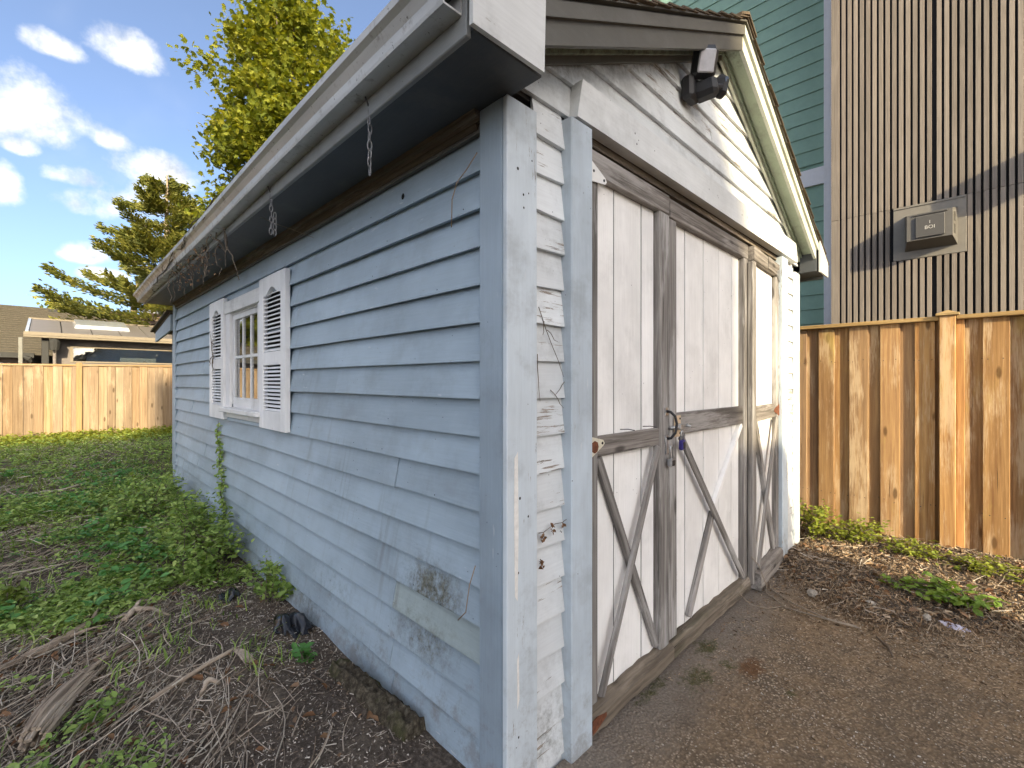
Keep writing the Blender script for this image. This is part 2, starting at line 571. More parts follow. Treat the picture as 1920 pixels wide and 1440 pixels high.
M['purple'] = plain('purple_lock_body', (.05, .04, .20), .35, var=.1)
M['groove'] = plain('dirt_and_shade_groove', (.045, .04, .035), .95)
M['interior'] = plain('dark_interior', (.06, .055, .05), .9)
M['shingle'] = plain('shed_shingle', (.10, .075, .05), .9, var=.4, scale=40)
M['house_roof'] = plain('brown_roof_shingle', (.085, .075, .058), .95, var=.22, scale=30)
M['house_dark'] = plain('dark_house_trim', (.035, .035, .033), .6)
M['house_wall'] = plain('taupe_house_wall', (.19, .165, .15), .7, var=.06)
M['metal_roof'] = plain('pale_metal_roof', (.20, .18, .165), .5, var=.05, scale=6)
M['house_gutter'] = plain('house_gutter', (.22, .185, .135), .5, var=.05)
M['skylight'] = plain('skylight_dome', (.42, .44, .46), .12, spec=.7, var=.15)
M['brick'] = plain('chimney_brick', (.22, .16, .125), .9, var=.25, scale=60)
M['bark_x'] = wood('twig_bark', (.05, .038, .028), (.16, .12, .09), 'x', wear_amt=.2, knots=False, across=30)
M['bark'] = wood('bark', (.05, .038, .028), (.16, .12, .09), 'z', wear_amt=.2, knots=False, across=14)
M['pale_bark'] = wood('pale_bark', (.20, .15, .10), (.42, .34, .25), 'z', wear_amt=.2, knots=False, across=14)
M['twig'] = plain('dead_twig', (.26, .215, .165), .9, var=.3, scale=40)
M['vine_dead'] = plain('dead_vine', (.135, .110, .085), .9, var=.4, scale=40)
M['driftwood'] = wood('weathered_branch', (.10, .075, .055), (.42, .34, .26), 'x', wear=(.55, .48, .40), wear_amt=.5, knots=False, across=30)
M['plastic_bag'] = plain('black_plastic_film', (.012, .013, .018), .22, var=.2, spec=.7)
M['brick_gravel'] = plain('pale_pebble', (.32, .29, .25), .8, var=.3, scale=60)
M['wrapper'] = plain('pale_wrapper', (.55, .53, .66), .5, var=.15, scale=30)
M['board_wall'] = plain('shade_house_wall', (.62, .61, .58), .8, var=.05)


def gutter_mat():
    m, g = new_mat('aged_gutter')
    co, oi = g.coords(False)
    pos = g.n('ShaderNodeNewGeometry').outputs['Position']
    y = g.n('ShaderNodeSeparateXYZ', {'Vector': pos}).outputs[1]
    n1 = g.noise(g.scalevec(co, (10, 1.5, 10)), 1.0, 6, .65)
    n2 = g.noise(co, 16, 7, .7)
    c = g.ramp(n1, [(.3, (.40, .40, .39)), (.55, (.52, .52, .51)), (.75, (.60, .60, .59))])
    far = g.step(y, 1.5, 5.0)
    gm = g.step(g.math('MULTIPLY_ADD', far, .16, n2), .54, .74)
    c = g.mix(g.math('MULTIPLY', gm, .7), c, (.15, .115, .085))
    sp = g.math('GREATER_THAN', g.noise(co, 45, 4, .7), .66)
    c = g.mix(g.math('MULTIPLY', sp, .7), c, (.06, .05, .04))
    return finish(m, g, c, .42, g.bump(n2, .2, .003), .25, .5)


M['gutter'] = gutter_mat()


def leaf_mat(name, cols, trans=.45, rough=.55):
    m, g = new_mat(name)
    rp = g.n('ShaderNodeNewGeometry').outputs['Random Per Island']
    co = g.n('ShaderNodeTexCoord').outputs['Object']
    nz = g.noise(co, 1.1, 3, .6)
    f = g.math('MULTIPLY_ADD', nz, .8, g.math('MULTIPLY_ADD', rp, .7, -.25))
    st = [(i / (len(cols) - 1), c) for i, c in enumerate(cols)]
    c = g.ramp(f, st)
    p = g.n('ShaderNodeBsdfPrincipled', {'Base Color': c, 'Roughness': rough, 'Specular IOR Level': .35})
    tcol = g.mix(1.0, c, (1.5, 1.35, .45), 'MULTIPLY')
    t = g.n('ShaderNodeBsdfTranslucent', {'Color': tcol})
    mx = g.n('ShaderNodeMixShader', {0: trans})
    g.L.new(p.outputs[0], mx.inputs[1])
    g.L.new(t.outputs[0], mx.inputs[2])
    o = g.n('ShaderNodeOutputMaterial')
    g.L.new(mx.outputs[0], o.inputs[0])
    return m


M['maple_leaf'] = leaf_mat('maple_leaf', [(.060, .085, .012), (.135, .165, .018), (.23, .25, .028), (.34, .32, .045)], .42)
M['needle'] = leaf_mat('conifer_needle', [(.050, .072, .022), (.13, .155, .036), (.24, .245, .055), (.36, .33, .08)], .3)
M['weed'] = leaf_mat('weed_leaf', [(.09, .155, .04), (.185, .295, .07), (.31, .43, .12), (.48, .58, .21)], .3)
M['weed_sun'] = leaf_mat('weed_leaf_yellow', [(.13, .18, .025), (.22, .27, .04), (.31, .34, .06), (.16, .24, .05)], .4)
M['sprout'] = leaf_mat('sprout_leaf', [(.07, .20, .05), (.10, .26, .07), (.14, .32, .10)], .3)
M['celandine'] = leaf_mat('celandine_leaf', [(.13, .22, .035), (.20, .31, .055), (.28, .39, .085)], .35)
M['fern'] = leaf_mat('fern_leaf', [(.10, .17, .03), (.17, .24, .05), (.22, .27, .06)], .3)
M['dead_leaf'] = leaf_mat('dead_leaf', [(.10, .05, .025), (.17, .085, .04), (.25, .15, .085), (.12, .10, .085)], .1, .8)


def litter_mat(name, cols):
    m, g = new_mat(name)
    rp = g.n('ShaderNodeNewGeometry').outputs['Random Per Island']
    c = g.ramp(rp, [(i / (len(cols) - 1), c) for i, c in enumerate(cols)])
    return finish(m, g, c, .9, spec=.15)


M['straw'] = litter_mat('dry_stalks', [(.20, .16, .125), (.40, .33, .26), (.58, .50, .41), (.28, .21, .15), (.72, .65, .55), (.34, .28, .22)])
M['chips'] = litter_mat('wood_chips', [(.08, .055, .036), (.19, .125, .075), (.32, .22, .135), (.48, .38, .27), (.13, .09, .06)])
M['slivers'] = litter_mat('pale_slivers', [(.24, .20, .165), (.42, .37, .31), (.66, .61, .54), (.14, .115, .095), (.32, .24, .17)])


def soil_mat():
    m, g = new_mat('soil')
    co, _ = g.coords(False)
    n1 = g.noise(co, 2.2, 6, .65)
    n2 = g.noise(co, 55, 6, .75)
    n3 = g.voro(co, 130)
    c = g.ramp(n2, [(.28, (.040, .032, .026)), (.5, (.105, .084, .068)), (.66, (.21, .172, .14)), (.8, (.36, .31, .26))])
    c = g.mix(g.step(n1, .45, .68), c, g.ramp(n2, [(.3, (.09, .073, .057)), (.7, (.28, .225, .172))]))
    ch = g.math('MULTIPLY', g.math('LESS_THAN', n3, .2), g.math('GREATER_THAN', g.noise(co, 18, 3, .6), .58))
    c = g.mix(g.math('MULTIPLY', ch, .7), c, (.30, .27, .23))
    h = g.math('MULTIPLY_ADD', n2, 1.0, g.math('MULTIPLY', g.noise(co, 14, 4, .6), 1.2))
    return finish(m, g, c, .95, g.bump(h, .9, .02), spec=.15)


def concrete_mat():
    m, g = new_mat('exposed_aggregate')
    co, _ = g.coords(False)
    pos = g.n('ShaderNodeNewGeometry').outputs['Position']
    v = g.n('ShaderNodeTexVoronoi', {'Vector': co, 'Scale': 85.0})
    vd, vc = v.outputs['Distance'], v.outputs['Color']
    v2 = g.voro(co, 210)
    big = g.noise(co, 1.3, 6, .66)
    med = g.noise(co, 6.5, 7, .72)
    stone = g.ramp(g.n('ShaderNodeSeparateColor', {'Color': vc}).outputs[0], [(.0, (.16, .122, .085)), (.4, (.28, .215, .152)), (.8, (.38, .305, .225)), (1.0, (.56, .475, .375))])
    c = g.mix(g.step(vd, .34, .48), stone, (.11, .084, .058))
    c = g.mix(g.math('MULTIPLY', g.step(v2, .35, .2), .25), c, (.22, .18, .14))
    dirt = g.step(g.math('MULTIPLY_ADD', med, .6, g.math('MULTIPLY', big, .6)), .48, .74)
    c = g.mix(g.math('MULTIPLY_ADD', dirt, .62, .08), c, g.ramp(g.noise(co, 40, 5, .7), [(.3, (.10, .063, .034)), (.5, (.225, .152, .088)), (.7, (.38, .265, .16))]))
    dp = g.step(g.noise(g.vmath('ADD', co, (3.1, 1.7, 0.0)), 2.1, 6, .62), .50, .66)
    c = g.mix(g.math('MULTIPLY', dp, .5), c, g.ramp(g.noise(co, 70, 4, .7), [(.3, (.045, .034, .024)), (.7, (.16, .118, .08))]))
    # finer grey fines swept against the doors, moss near the sill
    x = g.n('ShaderNodeSeparateXYZ', {'Vector': pos})
    near = g.step(g.math('MULTIPLY_ADD', g.math('SUBTRACT', med, .5), .5, x.outputs[1]), -.42, -.05)
    c = g.mix(g.math('MULTIPLY', near, .7), c, g.ramp(g.noise(co, 90, 5, .7), [(.3, (.12, .105, .09)), (.7, (.31, .275, .235))]))
    ms = mold_at(g, pos, [((1.43, -.10, 0), (.16, .10, 1), .9), ((1.14, -.17, 0), (.2, .11, 1), .85), ((.9, -.06, 0), (.3, .05, 1), .8), ((1.36, -.24, 0), (.10, .08, 1), .75), ((1.33, -.53, 0), (.12, .06, 1), .6)])
    mm = g.step(g.math('MULTIPLY_ADD', ms, .34, g.noise(co, 22, 7, .8)), .64, .84)
    c = g.mix(g.math('MULTIPLY', mm, .85), c, g.ramp(g.noise(co, 110, 4, .7), [(.3, (.020, .026, .008)), (.7, (.10, .10, .026))]))
    rs = mold_at(g, pos, [((1.40, -.33, 0), (.17, .10, 1), 1.0)])
    rm = g.step(g.math('MULTIPLY_ADD', rs, .6, g.noise(co, 13, 6, .7)), .78, 1.05)
    c = g.mix(g.math('MULTIPLY', rm, .8), c, g.ramp(g.noise(co, 80, 4, .7), [(.3, (.075, .03, .012)), (.6, (.15, .07, .025)), (.75, (.30, .18, .06))]))
    h = g.math('SUBTRACT', g.math('MULTIPLY', g.noise(co, 30, 5, .6), .6), g.math('MULTIPLY', vd, 1.0))
    return finish(m, g, c, .85, g.bump(h, .8, .006), spec=.25)


M['soil'] = soil_mat()
M['concrete'] = concrete_mat()


def moss_mat():
    m, g = new_mat('mossy_crumbling_wood')
    co, _ = g.coords(False)
    n = g.noise(co, 38, 7, .75)
    c = g.ramp(n, [(.3, (.022, .018, .014)), (.5, (.075, .062, .045)), (.66, (.17, .15, .11)), (.8, (.28, .25, .19))])
    c = g.mix(g.math('MULTIPLY', g.step(g.noise(co, 6, 5, .6), .5, .7), .55), c, (.075, .085, .025))
    return finish(m, g, c, .95, g.bump(n, .9, .015), spec=.1)


M['moss'] = moss_mat()


def glass_mat():
    m, g = new_mat('window_glass')
    co, _ = g.coords(False)
    n = g.noise(co, 2.5, 2, .5)
    dirt = g.step(g.noise(co, 14, 6, .7), .5, .8)
    gl = g.n('ShaderNodeBsdfGlossy', {'Color': (.9, .9, .9), 'Roughness': .02, 'Normal': g.bump(n, .12, .02)})
    tr = g.n('ShaderNodeBsdfTransparent', {'Color': (.75, .78, .76)})
    df = g.n('ShaderNodeBsdfDiffuse', {'Color': (.35, .35, .33)})
    fr = g.n('ShaderNodeFresnel', {'IOR': 1.9})
    m1 = g.n('ShaderNodeMixShader', {0: g.math('MULTIPLY_ADD', fr.outputs[0], .75, .25)})
    g.L.new(tr.outputs[0], m1.inputs[1])
    g.L.new(gl.outputs[0], m1.inputs[2])
    m2 = g.n('ShaderNodeMixShader', {0: g.math('MULTIPLY', dirt, .15)})
    g.L.new(m1.outputs[0], m2.inputs[1])
    g.L.new(df.outputs[0], m2.inputs[2])
    o = g.n('ShaderNodeOutputMaterial')
    g.L.new(m2.outputs[0], o.inputs[0])
    return m


M['glass'] = glass_mat()


# ------------------------------------------------------------------ terrain
def sstep(a, b, x):
    t = np.clip((x - a) / (b - a), 0, 1)
    return t * t * (3 - 2 * t)


def vnoise(x, y, s, seed=0):
    """smooth value noise"""
    x = np.asarray(x, float) * s + seed * 17.3
    y = np.asarray(y, float) * s + seed * 9.1
    xi, yi = np.floor(x), np.floor(y)
    fx, fy = x - xi, y - yi
    fx, fy = fx * fx * (3 - 2 * fx), fy * fy * (3 - 2 * fy)

    def hsh(a, b):
        v = np.sin(a * 127.1 + b * 311.7 + seed * 74.7) * 43758.5453
        return v - np.floor(v)
    return (hsh(xi, yi) * (1 - fx) + hsh(xi + 1, yi) * fx) * (1 - fy) + (hsh(xi, yi + 1) * (1 - fx) + hsh(xi + 1, yi + 1) * fx) * fy


def mulch_line(y):
    """x where the mulch strip starts on the slab, along y"""
    return np.interp(y, [-3.0, -1.6, -1.33, -1.07, -.86, -.72, -.39, -.19, 0.0, .5], [3.1, 2.85, 2.76, 2.58, 2.38, 2.33, 2.5, 2.66, 2.95, 3.3])


def gz(x, y):
    x = np.asarray(x, float)
    y = np.asarray(y, float)
    left = .30 * sstep(2.2, 10.5, y) + .035 * (vnoise(x, y, 1.1, 1) - .4) + .022 * (vnoise(x, y, 4.0, 2) - .5) + .010 * (vnoise(x, y, 13, 3) - .5)
    left = left + .05 * np.exp(-((x + .55) ** 2 / .25 + (y - 1.0) ** 2 / .8))
    m = sstep(-.10, .22, x - mulch_line(y))
    right = -.035 + m * (.050 + .03 * (vnoise(x, y, 2.5, 4) - .3)) + .050 * sstep(.5, 1.5, x - mulch_line(y)) + m * .012 * (vnoise(x, y, 11, 5) - .5)
    k = sstep(-.22, .05, y + 0 * x) * sstep(.6, -.05, x)            # left yard against the drive
    k = np.maximum(k, sstep(-.45, -.85, x) * sstep(-1.6, -.6, y))
    k = np.where(y > 1.0, 1.0, k)
    k = np.where((x > .2) & (y > -.05), np.minimum(k, .0) + sstep(5.5, 6.5, y), k)
    z = k * left + (1 - k) * right
    far = sstep(25, 60, np.hypot(x, y))
    return z * (1 - far) + .1 * far


def make_ground():
    xs = np.concatenate([np.linspace(-900, -40, 12), np.linspace(-38, -7, 20), np.linspace(-6.8, -2.2, 40), np.linspace(-2.15, 4.4, 190), np.linspace(4.5, 9, 20), np.linspace(10, 40, 14), np.linspace(60, 900, 10)])
    ys = np.concatenate([np.linspace(-900, -40, 10), np.linspace(-36, -4, 18), np.linspace(-3.8, -1.8, 16), np.linspace(-1.75, 4.5, 190), np.linspace(4.6, 12.5, 80), np.linspace(13, 40, 20), np.linspace(60, 900, 10)])
    X, Y = np.meshgrid(xs, ys, indexing='ij')
    Z = gz(X, Y)
    v = np.stack([X, Y, Z], -1).reshape(-1, 3)
    nx, ny = len(xs), len(ys)
    i, j = np.meshgrid(np.arange(nx - 1), np.arange(ny - 1), indexing='ij')
    a = (i * ny + j).ravel()
    f = np.stack([a, a + ny, a + ny + 1, a + 1], 1)
    o = raw('ground', v, f, M['soil'], smooth=True)
    tag(o, 'dark bare soil of the yard', None, kind='structure')
    s = MB().box((-.35, -9, -.12), (3.6, -.012, 0.0), .004)
    o = s.build('concrete_driveway', M['concrete'])
    tag(o, 'worn exposed-aggregate slab in front of the shed doors', None, kind='structure')


make_ground()

# ------------------------------------------------------------------ shed
W, LEN = 3.62, 5.92
XP = W / 2
EXPO, Z0 = .1365, .0245


def zs(x):                     # underside of the roof over the gable
    return 3.485 - .5 * abs(x - XP)


shed = empty('garden_shed', (W / 2, LEN / 2, 0))
tag(shed, 'weathered blue-grey clapboard shed with white plank doors and a white shuttered window', 'shed')


def part(mb, name, mat, parent=None, **k):
    return mb.build(name, M[mat] if isinstance(mat, str) else mat, parent or shed, **k)


def clap_left(y0, y1, zb, zt, mat, name='clapboard'):
    n = max(2, int((y1 - y0) / .3))
    mb = MB()
    pts = []
    ph = random.uniform(0, 9)
    xo = random.uniform(-.002, .002)
    for i in range(n + 1):
        y = y0 + (y1 - y0) * i / n
        w = .0016 * math.sin(y * 2.1 + ph) + random.uniform(-.0006, .0006)
        pts.append(((xo + w, y, zb + w * 1.2), (1, 0, 0), (0, 0, 1)))
    h = zt - zb
    prof = [(-.0215, .0012), (-.0203, 0), (.006, .006), (.016, h + .016), (.0085, h + .016), (-.0215, .005)]
    mb.sweep(prof, pts)
    return part(mb, name, mat)


def clap_front(x0, x1, zb, zt, mat, x0t=None, x1t=None, name='clapboard'):
    x0t = x0 if x0t is None else x0t
    x1t = x1 if x1t is None else x1t
    h = zt - zb + .014
    d = random.uniform(-.002, .002)
    tl = random.uniform(-.003, .003)
    fr = lambda xb, xt, dz: [(xb, -.0165 + d, zb + dz), (xb, .004, zb + dz), (xt, .010, zb + h), (xt, .003, zb + h), (xb, -.0165 + d, zb + .006 + dz)]
    a, b = fr(x0, x0t, -tl), fr(x1, x1t, tl)
    n = 5
    fs = [tuple(range(n)), tuple(range(n, 2 * n))[::-1]] + [(i, n + i, n + (i + 1) % n, (i + 1) % n) for i in range(n)]
    return part(MB().add(a + b, fs), name, mat)


# sheathing behind the boards closes the shed
WY0, WY1, WZ0, WZ1 = 2.575, 3.345, 1.262, 2.035
b = MB()
b.box((.014, .02, -.05), (.05, WY0, 2.44)).box((.014, WY1, -.05), (.05, LEN - .02, 2.44))
b.box((.0142, WY0, -.05), (.05, WY1, WZ0)).box((.0142, WY0, WZ1), (.05, WY1, 2.44))
part(b, 'wall_sheathing', 'interior')
b = MB().box((.051, .012, -.05), (.43, .05, 2.44)).box((3.05, .012, -.05), (W - .03, .05, 2.44))
b.prism([(.02, 2.47), (W - .02, 2.47), (W - .02, zs(W)), (XP, zs(XP)), (.02, zs(0))], .012, .05, 'y')
part(b, 'gable_sheathing', 'interior')
b = MB().box((.05, LEN - .05, -.05), (W, LEN, 2.6))
b.prism([(0, 2.601), (W, 2.601), (XP, zs(XP))], LEN - .05, LEN, 'y')
part(b, 'back_wall', 'siding')
part(MB().box((W - .03, .02, -.05), (W + .0, LEN - .051, 2.55)), 'side_wall', 'siding')
part(MB().box((.06, .06, -.06), (W - .05, LEN - .06, -.02)), 'floor', 'interior')

# left wall clapboards
joints = {0: [.73, 2.9], 1: [.74, 4.4], 2: [2.1], 3: [.72, 3.9], 4: [.71, 4.6], 5: [2.05, 4.3], 6: [2.46], 7: [.70], 8: [4.9], 10: [1.31], 11: [4.4], 13: [1.9], 15: [3.3]}
for j in range(18):
    zb = Z0 + EXPO * j
    if zb > 2.36:
        break
    cuts = [0.119] + sorted(joints.get(j, [])) + [LEN - .1]
    segs = []
    for a, c in zip(cuts[:-1], cuts[1:]):
        if WZ0 - .02 < zb + .02 and zb < WZ1 - .02:          # the window opening
            if c <= WY0 or a >= WY1:
                segs.append((a, c))
            else:
                if a < WY0:
                    segs.append((a, WY0 - .002))
                if c > WY1:
                    segs.append((WY1 + .002, c))
        else:
            segs.append((a, c))
    for (a, c) in segs:
        mat = 'siding'
        if j == 3 and a < .5:
            mat = 'lichen_board'
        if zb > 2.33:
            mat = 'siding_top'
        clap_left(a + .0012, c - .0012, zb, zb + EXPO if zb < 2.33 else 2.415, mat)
part(MB().box((-.006, .12, -.12), (.012, LEN - .1, Z0 + .012), .003), 'skirt_board', 'siding')

# corner boards
part(MB().box((-.026, 0.0, -.08), (-.001, .119, 2.418), .004, .0012), 'corner_board', 'corner')
part(MB().box((-.0285, -.026, -.08), (.124, -.0015, 2.416), .005, .0015), 'corner_board', 'corner_front')
part(MB().box((-.026, LEN - .098, -.08), (-.001, LEN + .02, 2.418), .004), 'corner_board', 'corner')
part(MB().box((W - .125, -.026, -.08), (W + .028, -.0015, 2.416), .005), 'corner_board', 'corner_front')
# split lifting off the corner board: bare light wood
sp = MB()
sp.add([(.006, -.0275, 1.19), (.022, -.0275, 1.21), (.026, -.0275, .95), (.021, -.0275, .70), (.008, -.0275, .72), (.004, -.0275, 1.0),
        (.006, -.0262, 1.19), (.022, -.0262, 1.21), (.026, -.0262, .95), (.021, -.0262, .70), (.008, -.0262, .72), (.004, -.0262, 1.0)],
       [(0, 1, 2, 3, 4, 5), (0, 6, 7, 1), (1, 7, 8, 2), (2, 8, 9, 3), (3, 9, 10, 4), (4, 10, 11, 5), (5, 11, 6, 0)])
sp.add([(.018, -.0275, .50), (.027, -.0275, .52), (.030, -.0275, .36), (.020, -.0275, .33), (.018, -.0262, .50), (.027, -.0262, .52), (.030, -.0262, .36), (.020, -.0262, .33)],
       [(0, 1, 2, 3), (0, 4, 5, 1), (1, 5, 6, 2), (2, 6, 7, 3), (3, 7, 4, 0)])
part(sp, 'split_scar', plain('bare_split_wood', (.78, .76, .72), .8, var=.1, scale=60))

# front clapboards beside the doors
for j in range(-1, 18):
    zb = Z0 + EXPO * j
    zt = zb + EXPO
    if zb > 2.42:
        break
    clap_front(.1245, .290, zb, zt, 'front')
    clap_front(3.2, W - .126, zb, zt, 'front')
# gable clapboards
j = 18
zb = Z0 + EXPO * 18
while zb < zs(XP) - .05:
    zt = min(zb + EXPO, zs(XP) - .01)
    xl, xr = max(.0, (zb - 2.58) / .5 + .02), W - max(.0, (zb - 2.58) / .5 + .02)
    xlt, xrt = max(.0, (zt - 2.58) / .5 + .02), W - max(.0, (zt - 2.58) / .5 + .02)
    if zb < 2.6:
        xl, xr = -.02, W + .02
        xlt, xrt = max(-.02, xlt), min(W + .02, xrt)
    if random.random() < .5 and xr - xl > 1:
        xm = random.uniform(xl + .8, xr - .5)
        clap_front(xl, xm - .001, zb, zt, 'front', xlt, xm - .001)
        clap_front(xm + .001, xr, zb, zt, 'front', xm + .001, xrt)
    else:
        clap_front(xl, xr, zb, zt, 'front', xlt, xrt)
    zb += EXPO

# door casing and header
part(MB().box((.290, -.052, -.02), (.424, .011, 2.462), .004, .001), 'door_casing', 'casing')
part(MB().box((3.05, -.045, -.02), (3.198, .011, 2.462), .004, .001), 'door_casing', 'casing')
hb = MB().prism([(.318, 2.468), (3.44, 2.475), (3.40, 2.63), (.352, 2.625)], -.058, -.004, 'y')
part(hb, 'header_board', 'header')
part(MB().box((.425, .0, 2.435), (3.049, .03, 2.4675)), 'door_head', 'rot')

# nail heads: dark dots on the trim
nb = MB()
for (x0, x1, zlo, zhi, y, n) in [(.305, .41, .3, 2.4, -.0525, 26), (.01, .115, .2, 2.3, -.0265, 14), (.4, 3.3, 2.49, 2.61, -.0585, 14)]:
    for _ in range(n):
        x, z = random.uniform(x0, x1), random.uniform(zlo, zhi)
        r = random.uniform(.0025, .005)
        nb.add([(x + r * math.cos(t), y, z + 1.3 * r * math.sin(t)) for t in (0, 1.05, 2.1, 3.14, 4.2, 5.24)], [tuple(range(6))])
for j in range(1, 17):
    for _ in range(3):
        y = random.uniform(.2, 5.5)
        z = Z0 + EXPO * j + random.uniform(.015, .03)
        r = .003
        nb.add([(-.0215, y + r * math.cos(t), z + r * math.sin(t)) for t in (0, 1.05, 2.1, 3.14, 4.2, 5.24)], [tuple(range(6))])
y, z, r = .645, 2.265, .012
nb.add([(-.0125, y + r * math.cos(t), z + r * 1.2 * math.sin(t)) for t in np.linspace(0, 6.28, 9)[:-1]], [tuple(range(8))])
tag(part(nb, 'nail_heads', 'slot'), kind='stuff')

# boxed eaves ---------------------------------------------------------------
YF, YB = -.15, LEN + .16
for side in (0, 1):
    mx = (lambda x: x) if side == 0 else (lambda x: W - x)
    def bx(a, c, ch=.003):
        return MB().box((mx(a[0]), a[1], a[2]), (mx(c[0]), c[1], c[2]), ch)
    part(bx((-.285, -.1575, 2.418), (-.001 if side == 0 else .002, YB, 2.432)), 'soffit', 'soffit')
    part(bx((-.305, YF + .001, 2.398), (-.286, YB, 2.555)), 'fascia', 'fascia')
    # boxed return at the gable end
    poly = [(mx(-.312), 2.408), (mx(-.022), 2.412), (mx(-.014), zs(0) + .0995), (mx(-.312), zs(-.30) + .0995)]
    part(MB().prism(poly if side == 0 else poly[::-1], -.186, -.171, 'y'), 'eave_return', 'trim_x')
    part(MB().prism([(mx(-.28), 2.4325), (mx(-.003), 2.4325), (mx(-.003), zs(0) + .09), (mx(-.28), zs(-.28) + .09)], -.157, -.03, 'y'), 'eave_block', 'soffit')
# mouldings under the left soffit
part(MB().prism([(-.050, 2.4175), (-.001, 2.4175), (-.001, 2.383), (-.028, 2.383), (-.030, 2.395), (-.047, 2.400)], .119, LEN - .1, 'y'), 'frieze_moulding', 'mould')
part(MB().prism([(-.026, 2.3825), (-.001, 2.3825), (-.001, 2.362), (-.018, 2.362), (-.024, 2.370)], .14, LEN - .1, 'y'), 'frieze_moulding', 'mould')

# rakes (front gable)
for side in (0, 1):
    xa, xb = (-.018, XP) if side == 0 else (XP, W + .018)
    def strip(z_off0, z_off1, y0, y1, xa=xa, xb=xb):
        return MB().prism([(xa, zs(xa) + z_off0), (xb, zs(xb) + z_off0), (xb, zs(xb) + z_off1), (xa, zs(xa) + z_off1)], y0, y1, 'y')
    xs_a, xs_b = (0.0, XP) if side == 0 else (XP, W)
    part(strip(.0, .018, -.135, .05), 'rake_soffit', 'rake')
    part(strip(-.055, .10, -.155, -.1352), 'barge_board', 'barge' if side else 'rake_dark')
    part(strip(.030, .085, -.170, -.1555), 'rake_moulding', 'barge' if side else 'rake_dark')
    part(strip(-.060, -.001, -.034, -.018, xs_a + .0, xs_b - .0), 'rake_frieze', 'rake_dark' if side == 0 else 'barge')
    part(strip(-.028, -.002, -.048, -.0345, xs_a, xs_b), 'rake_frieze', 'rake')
# roof: decking and shingle courses
for side in (0, 1):
    sgn = -1 if side == 0 else 1
    deck = [(XP, zs(XP) + .101), (XP + sgn * (XP + .335), zs(-.335) + .101), (XP + sgn * (XP + .335), zs(-.335) + .116), (XP, zs(XP) + .116)]
    part(MB().prism(deck, -.178, YB + .02, 'y'), 'roof_deck', 'rake_dark')
    sh = MB()
    nC = 15
    run = XP + .35
    for c in range(nC):
        a, e = run * c / nC, run * (c + 1) / nC
        za = 3.485 + .117 - .5 * a
        ze = 3.485 + .117 - .5 * e
        x_a, x_e = XP + sgn * max(0, a - .03), XP + sgn * e
        sh.prism([(x_a, za + .002), (x_e, ze + .001), (x_e, ze + .011), (x_a, za + .006)], -.190 + random.uniform(-.006, .006), YB + .03, 'y')
    part(sh, 'roof_shingles', 'shingle')
part(MB().prism([(XP - .13, zs(XP) + .065), (XP, zs(XP) + .134), (XP + .13, zs(XP) + .065), (XP + .13, zs(XP) + .08), (XP, zs(XP) + .150), (XP - .13, zs(XP) + .08)], -.195, YB + .03, 'y'), 'ridge_cap', 'shingle')

# gutter on the left eave, sagging toward the back
gut = MB()
gp = [(0, 0), (-.062, 0), (-.066, .010), (-.070, .035), (-.086, .060), (-.102, .072), (-.106, .092), (-.098, .095), (-.098, .086), (-.094, .078), (-.078, .066), (-.062, .040), (-.058, .006), (-.003, .006), (-.003, .085), (0, .085)]
pts = []
for i in range(25):
    y = -.13 + (LEN + .18) * i / 24
    sag = -.055 * (y / 6) ** 1.3 if y > 0 else 0
    sag += .006 * math.sin(y * 1.7)
    tw = .01 * math.sin(y * .9)
    pts.append(((-.3055, y, 2.462 + sag), (1, 0, tw), (0, 0, 1)))
gut.sweep(gp, pts)
gutter = part(gut, 'gutter', 'gutter')

# window ---------------------------------------------------------------------
win = empty('window', (0, 2.96, 1.65), parent=shed)
part(MB().box((-.034, 2.490, 1.235), (-.012, WY0 + .012, 2.030), .003), 'casing', 'white', win)
part(MB().box((-.034, WY1 - .012, 1.235), (-.012, 3.452, 2.030), .003), 'casing', 'white', win)
part(MB().box((-.044, 2.485, 2.0305), (-.012, 3.455, 2.135), .003), 'head_casing', 'white_y', win)
part(MB().box((-.085, 2.470, 1.195), (.03, 3.47, 1.2345), .006, .001), 'sill', 'white_y', win)
part(MB().box((-.036, 2.50, 1.150), (-.015, 3.44, 1.1945), .004), 'apron', 'white_y', win)
j_ = MB().box((-.012, WY0, WZ0), (.05, WY0 + .018, WZ1)).box((-.012, WY1 - .018, WZ0), (.05, WY1, WZ1)).box((-.012, WY0 + .018, WZ1 - .018), (.05, WY1 - .018, WZ1))
part(j_, 'jamb', 'white', win)
sx0, sx1 = -.008, .022
y0, y1, z0, z1 = WY0 + .019, WY1 - .019, WZ0 - .027, WZ1 - .019
part(MB().box((sx0, y0, z0), (sx1, y1, z0 + .085), .003), 'sash_rail', 'white_y', win)
part(MB().box((sx0, y0, z1 - .045), (sx1, y1, z1), .003), 'sash_rail', 'white_y', win)
part(MB().box((sx0, y0, z0 + .085), (sx1, y0 + .05, z1 - .045), .003), 'sash_stile', 'white', win)
part(MB().box((sx0, y1 - .05, z0 + .085), (sx1, y1, z1 - .045), .003), 'sash_stile', 'white', win)
gy0, gy1, gz0, gz1 = y0 + .05, y1 - .05, z0 + .085, z1 - .045
zm = 1.655
part(MB().box((sx0 + .004, gy0, zm - .012), (sx1 - .004, gy1, zm + .012), .003), 'muntin', 'white_y', win)
ys = [gy0, gy0 + (gy1 - gy0) / 3, gy0 + 2 * (gy1 - gy0) / 3, gy1]
for yy in ys[1:3]:
    for (za, zb_) in ((gz0, zm - .0125), (zm + .0125, gz1)):
        part(MB().box((sx0 + .003, yy - .012, za), (sx1 - .003, yy + .012, zb_), .003), 'muntin', 'white', win)
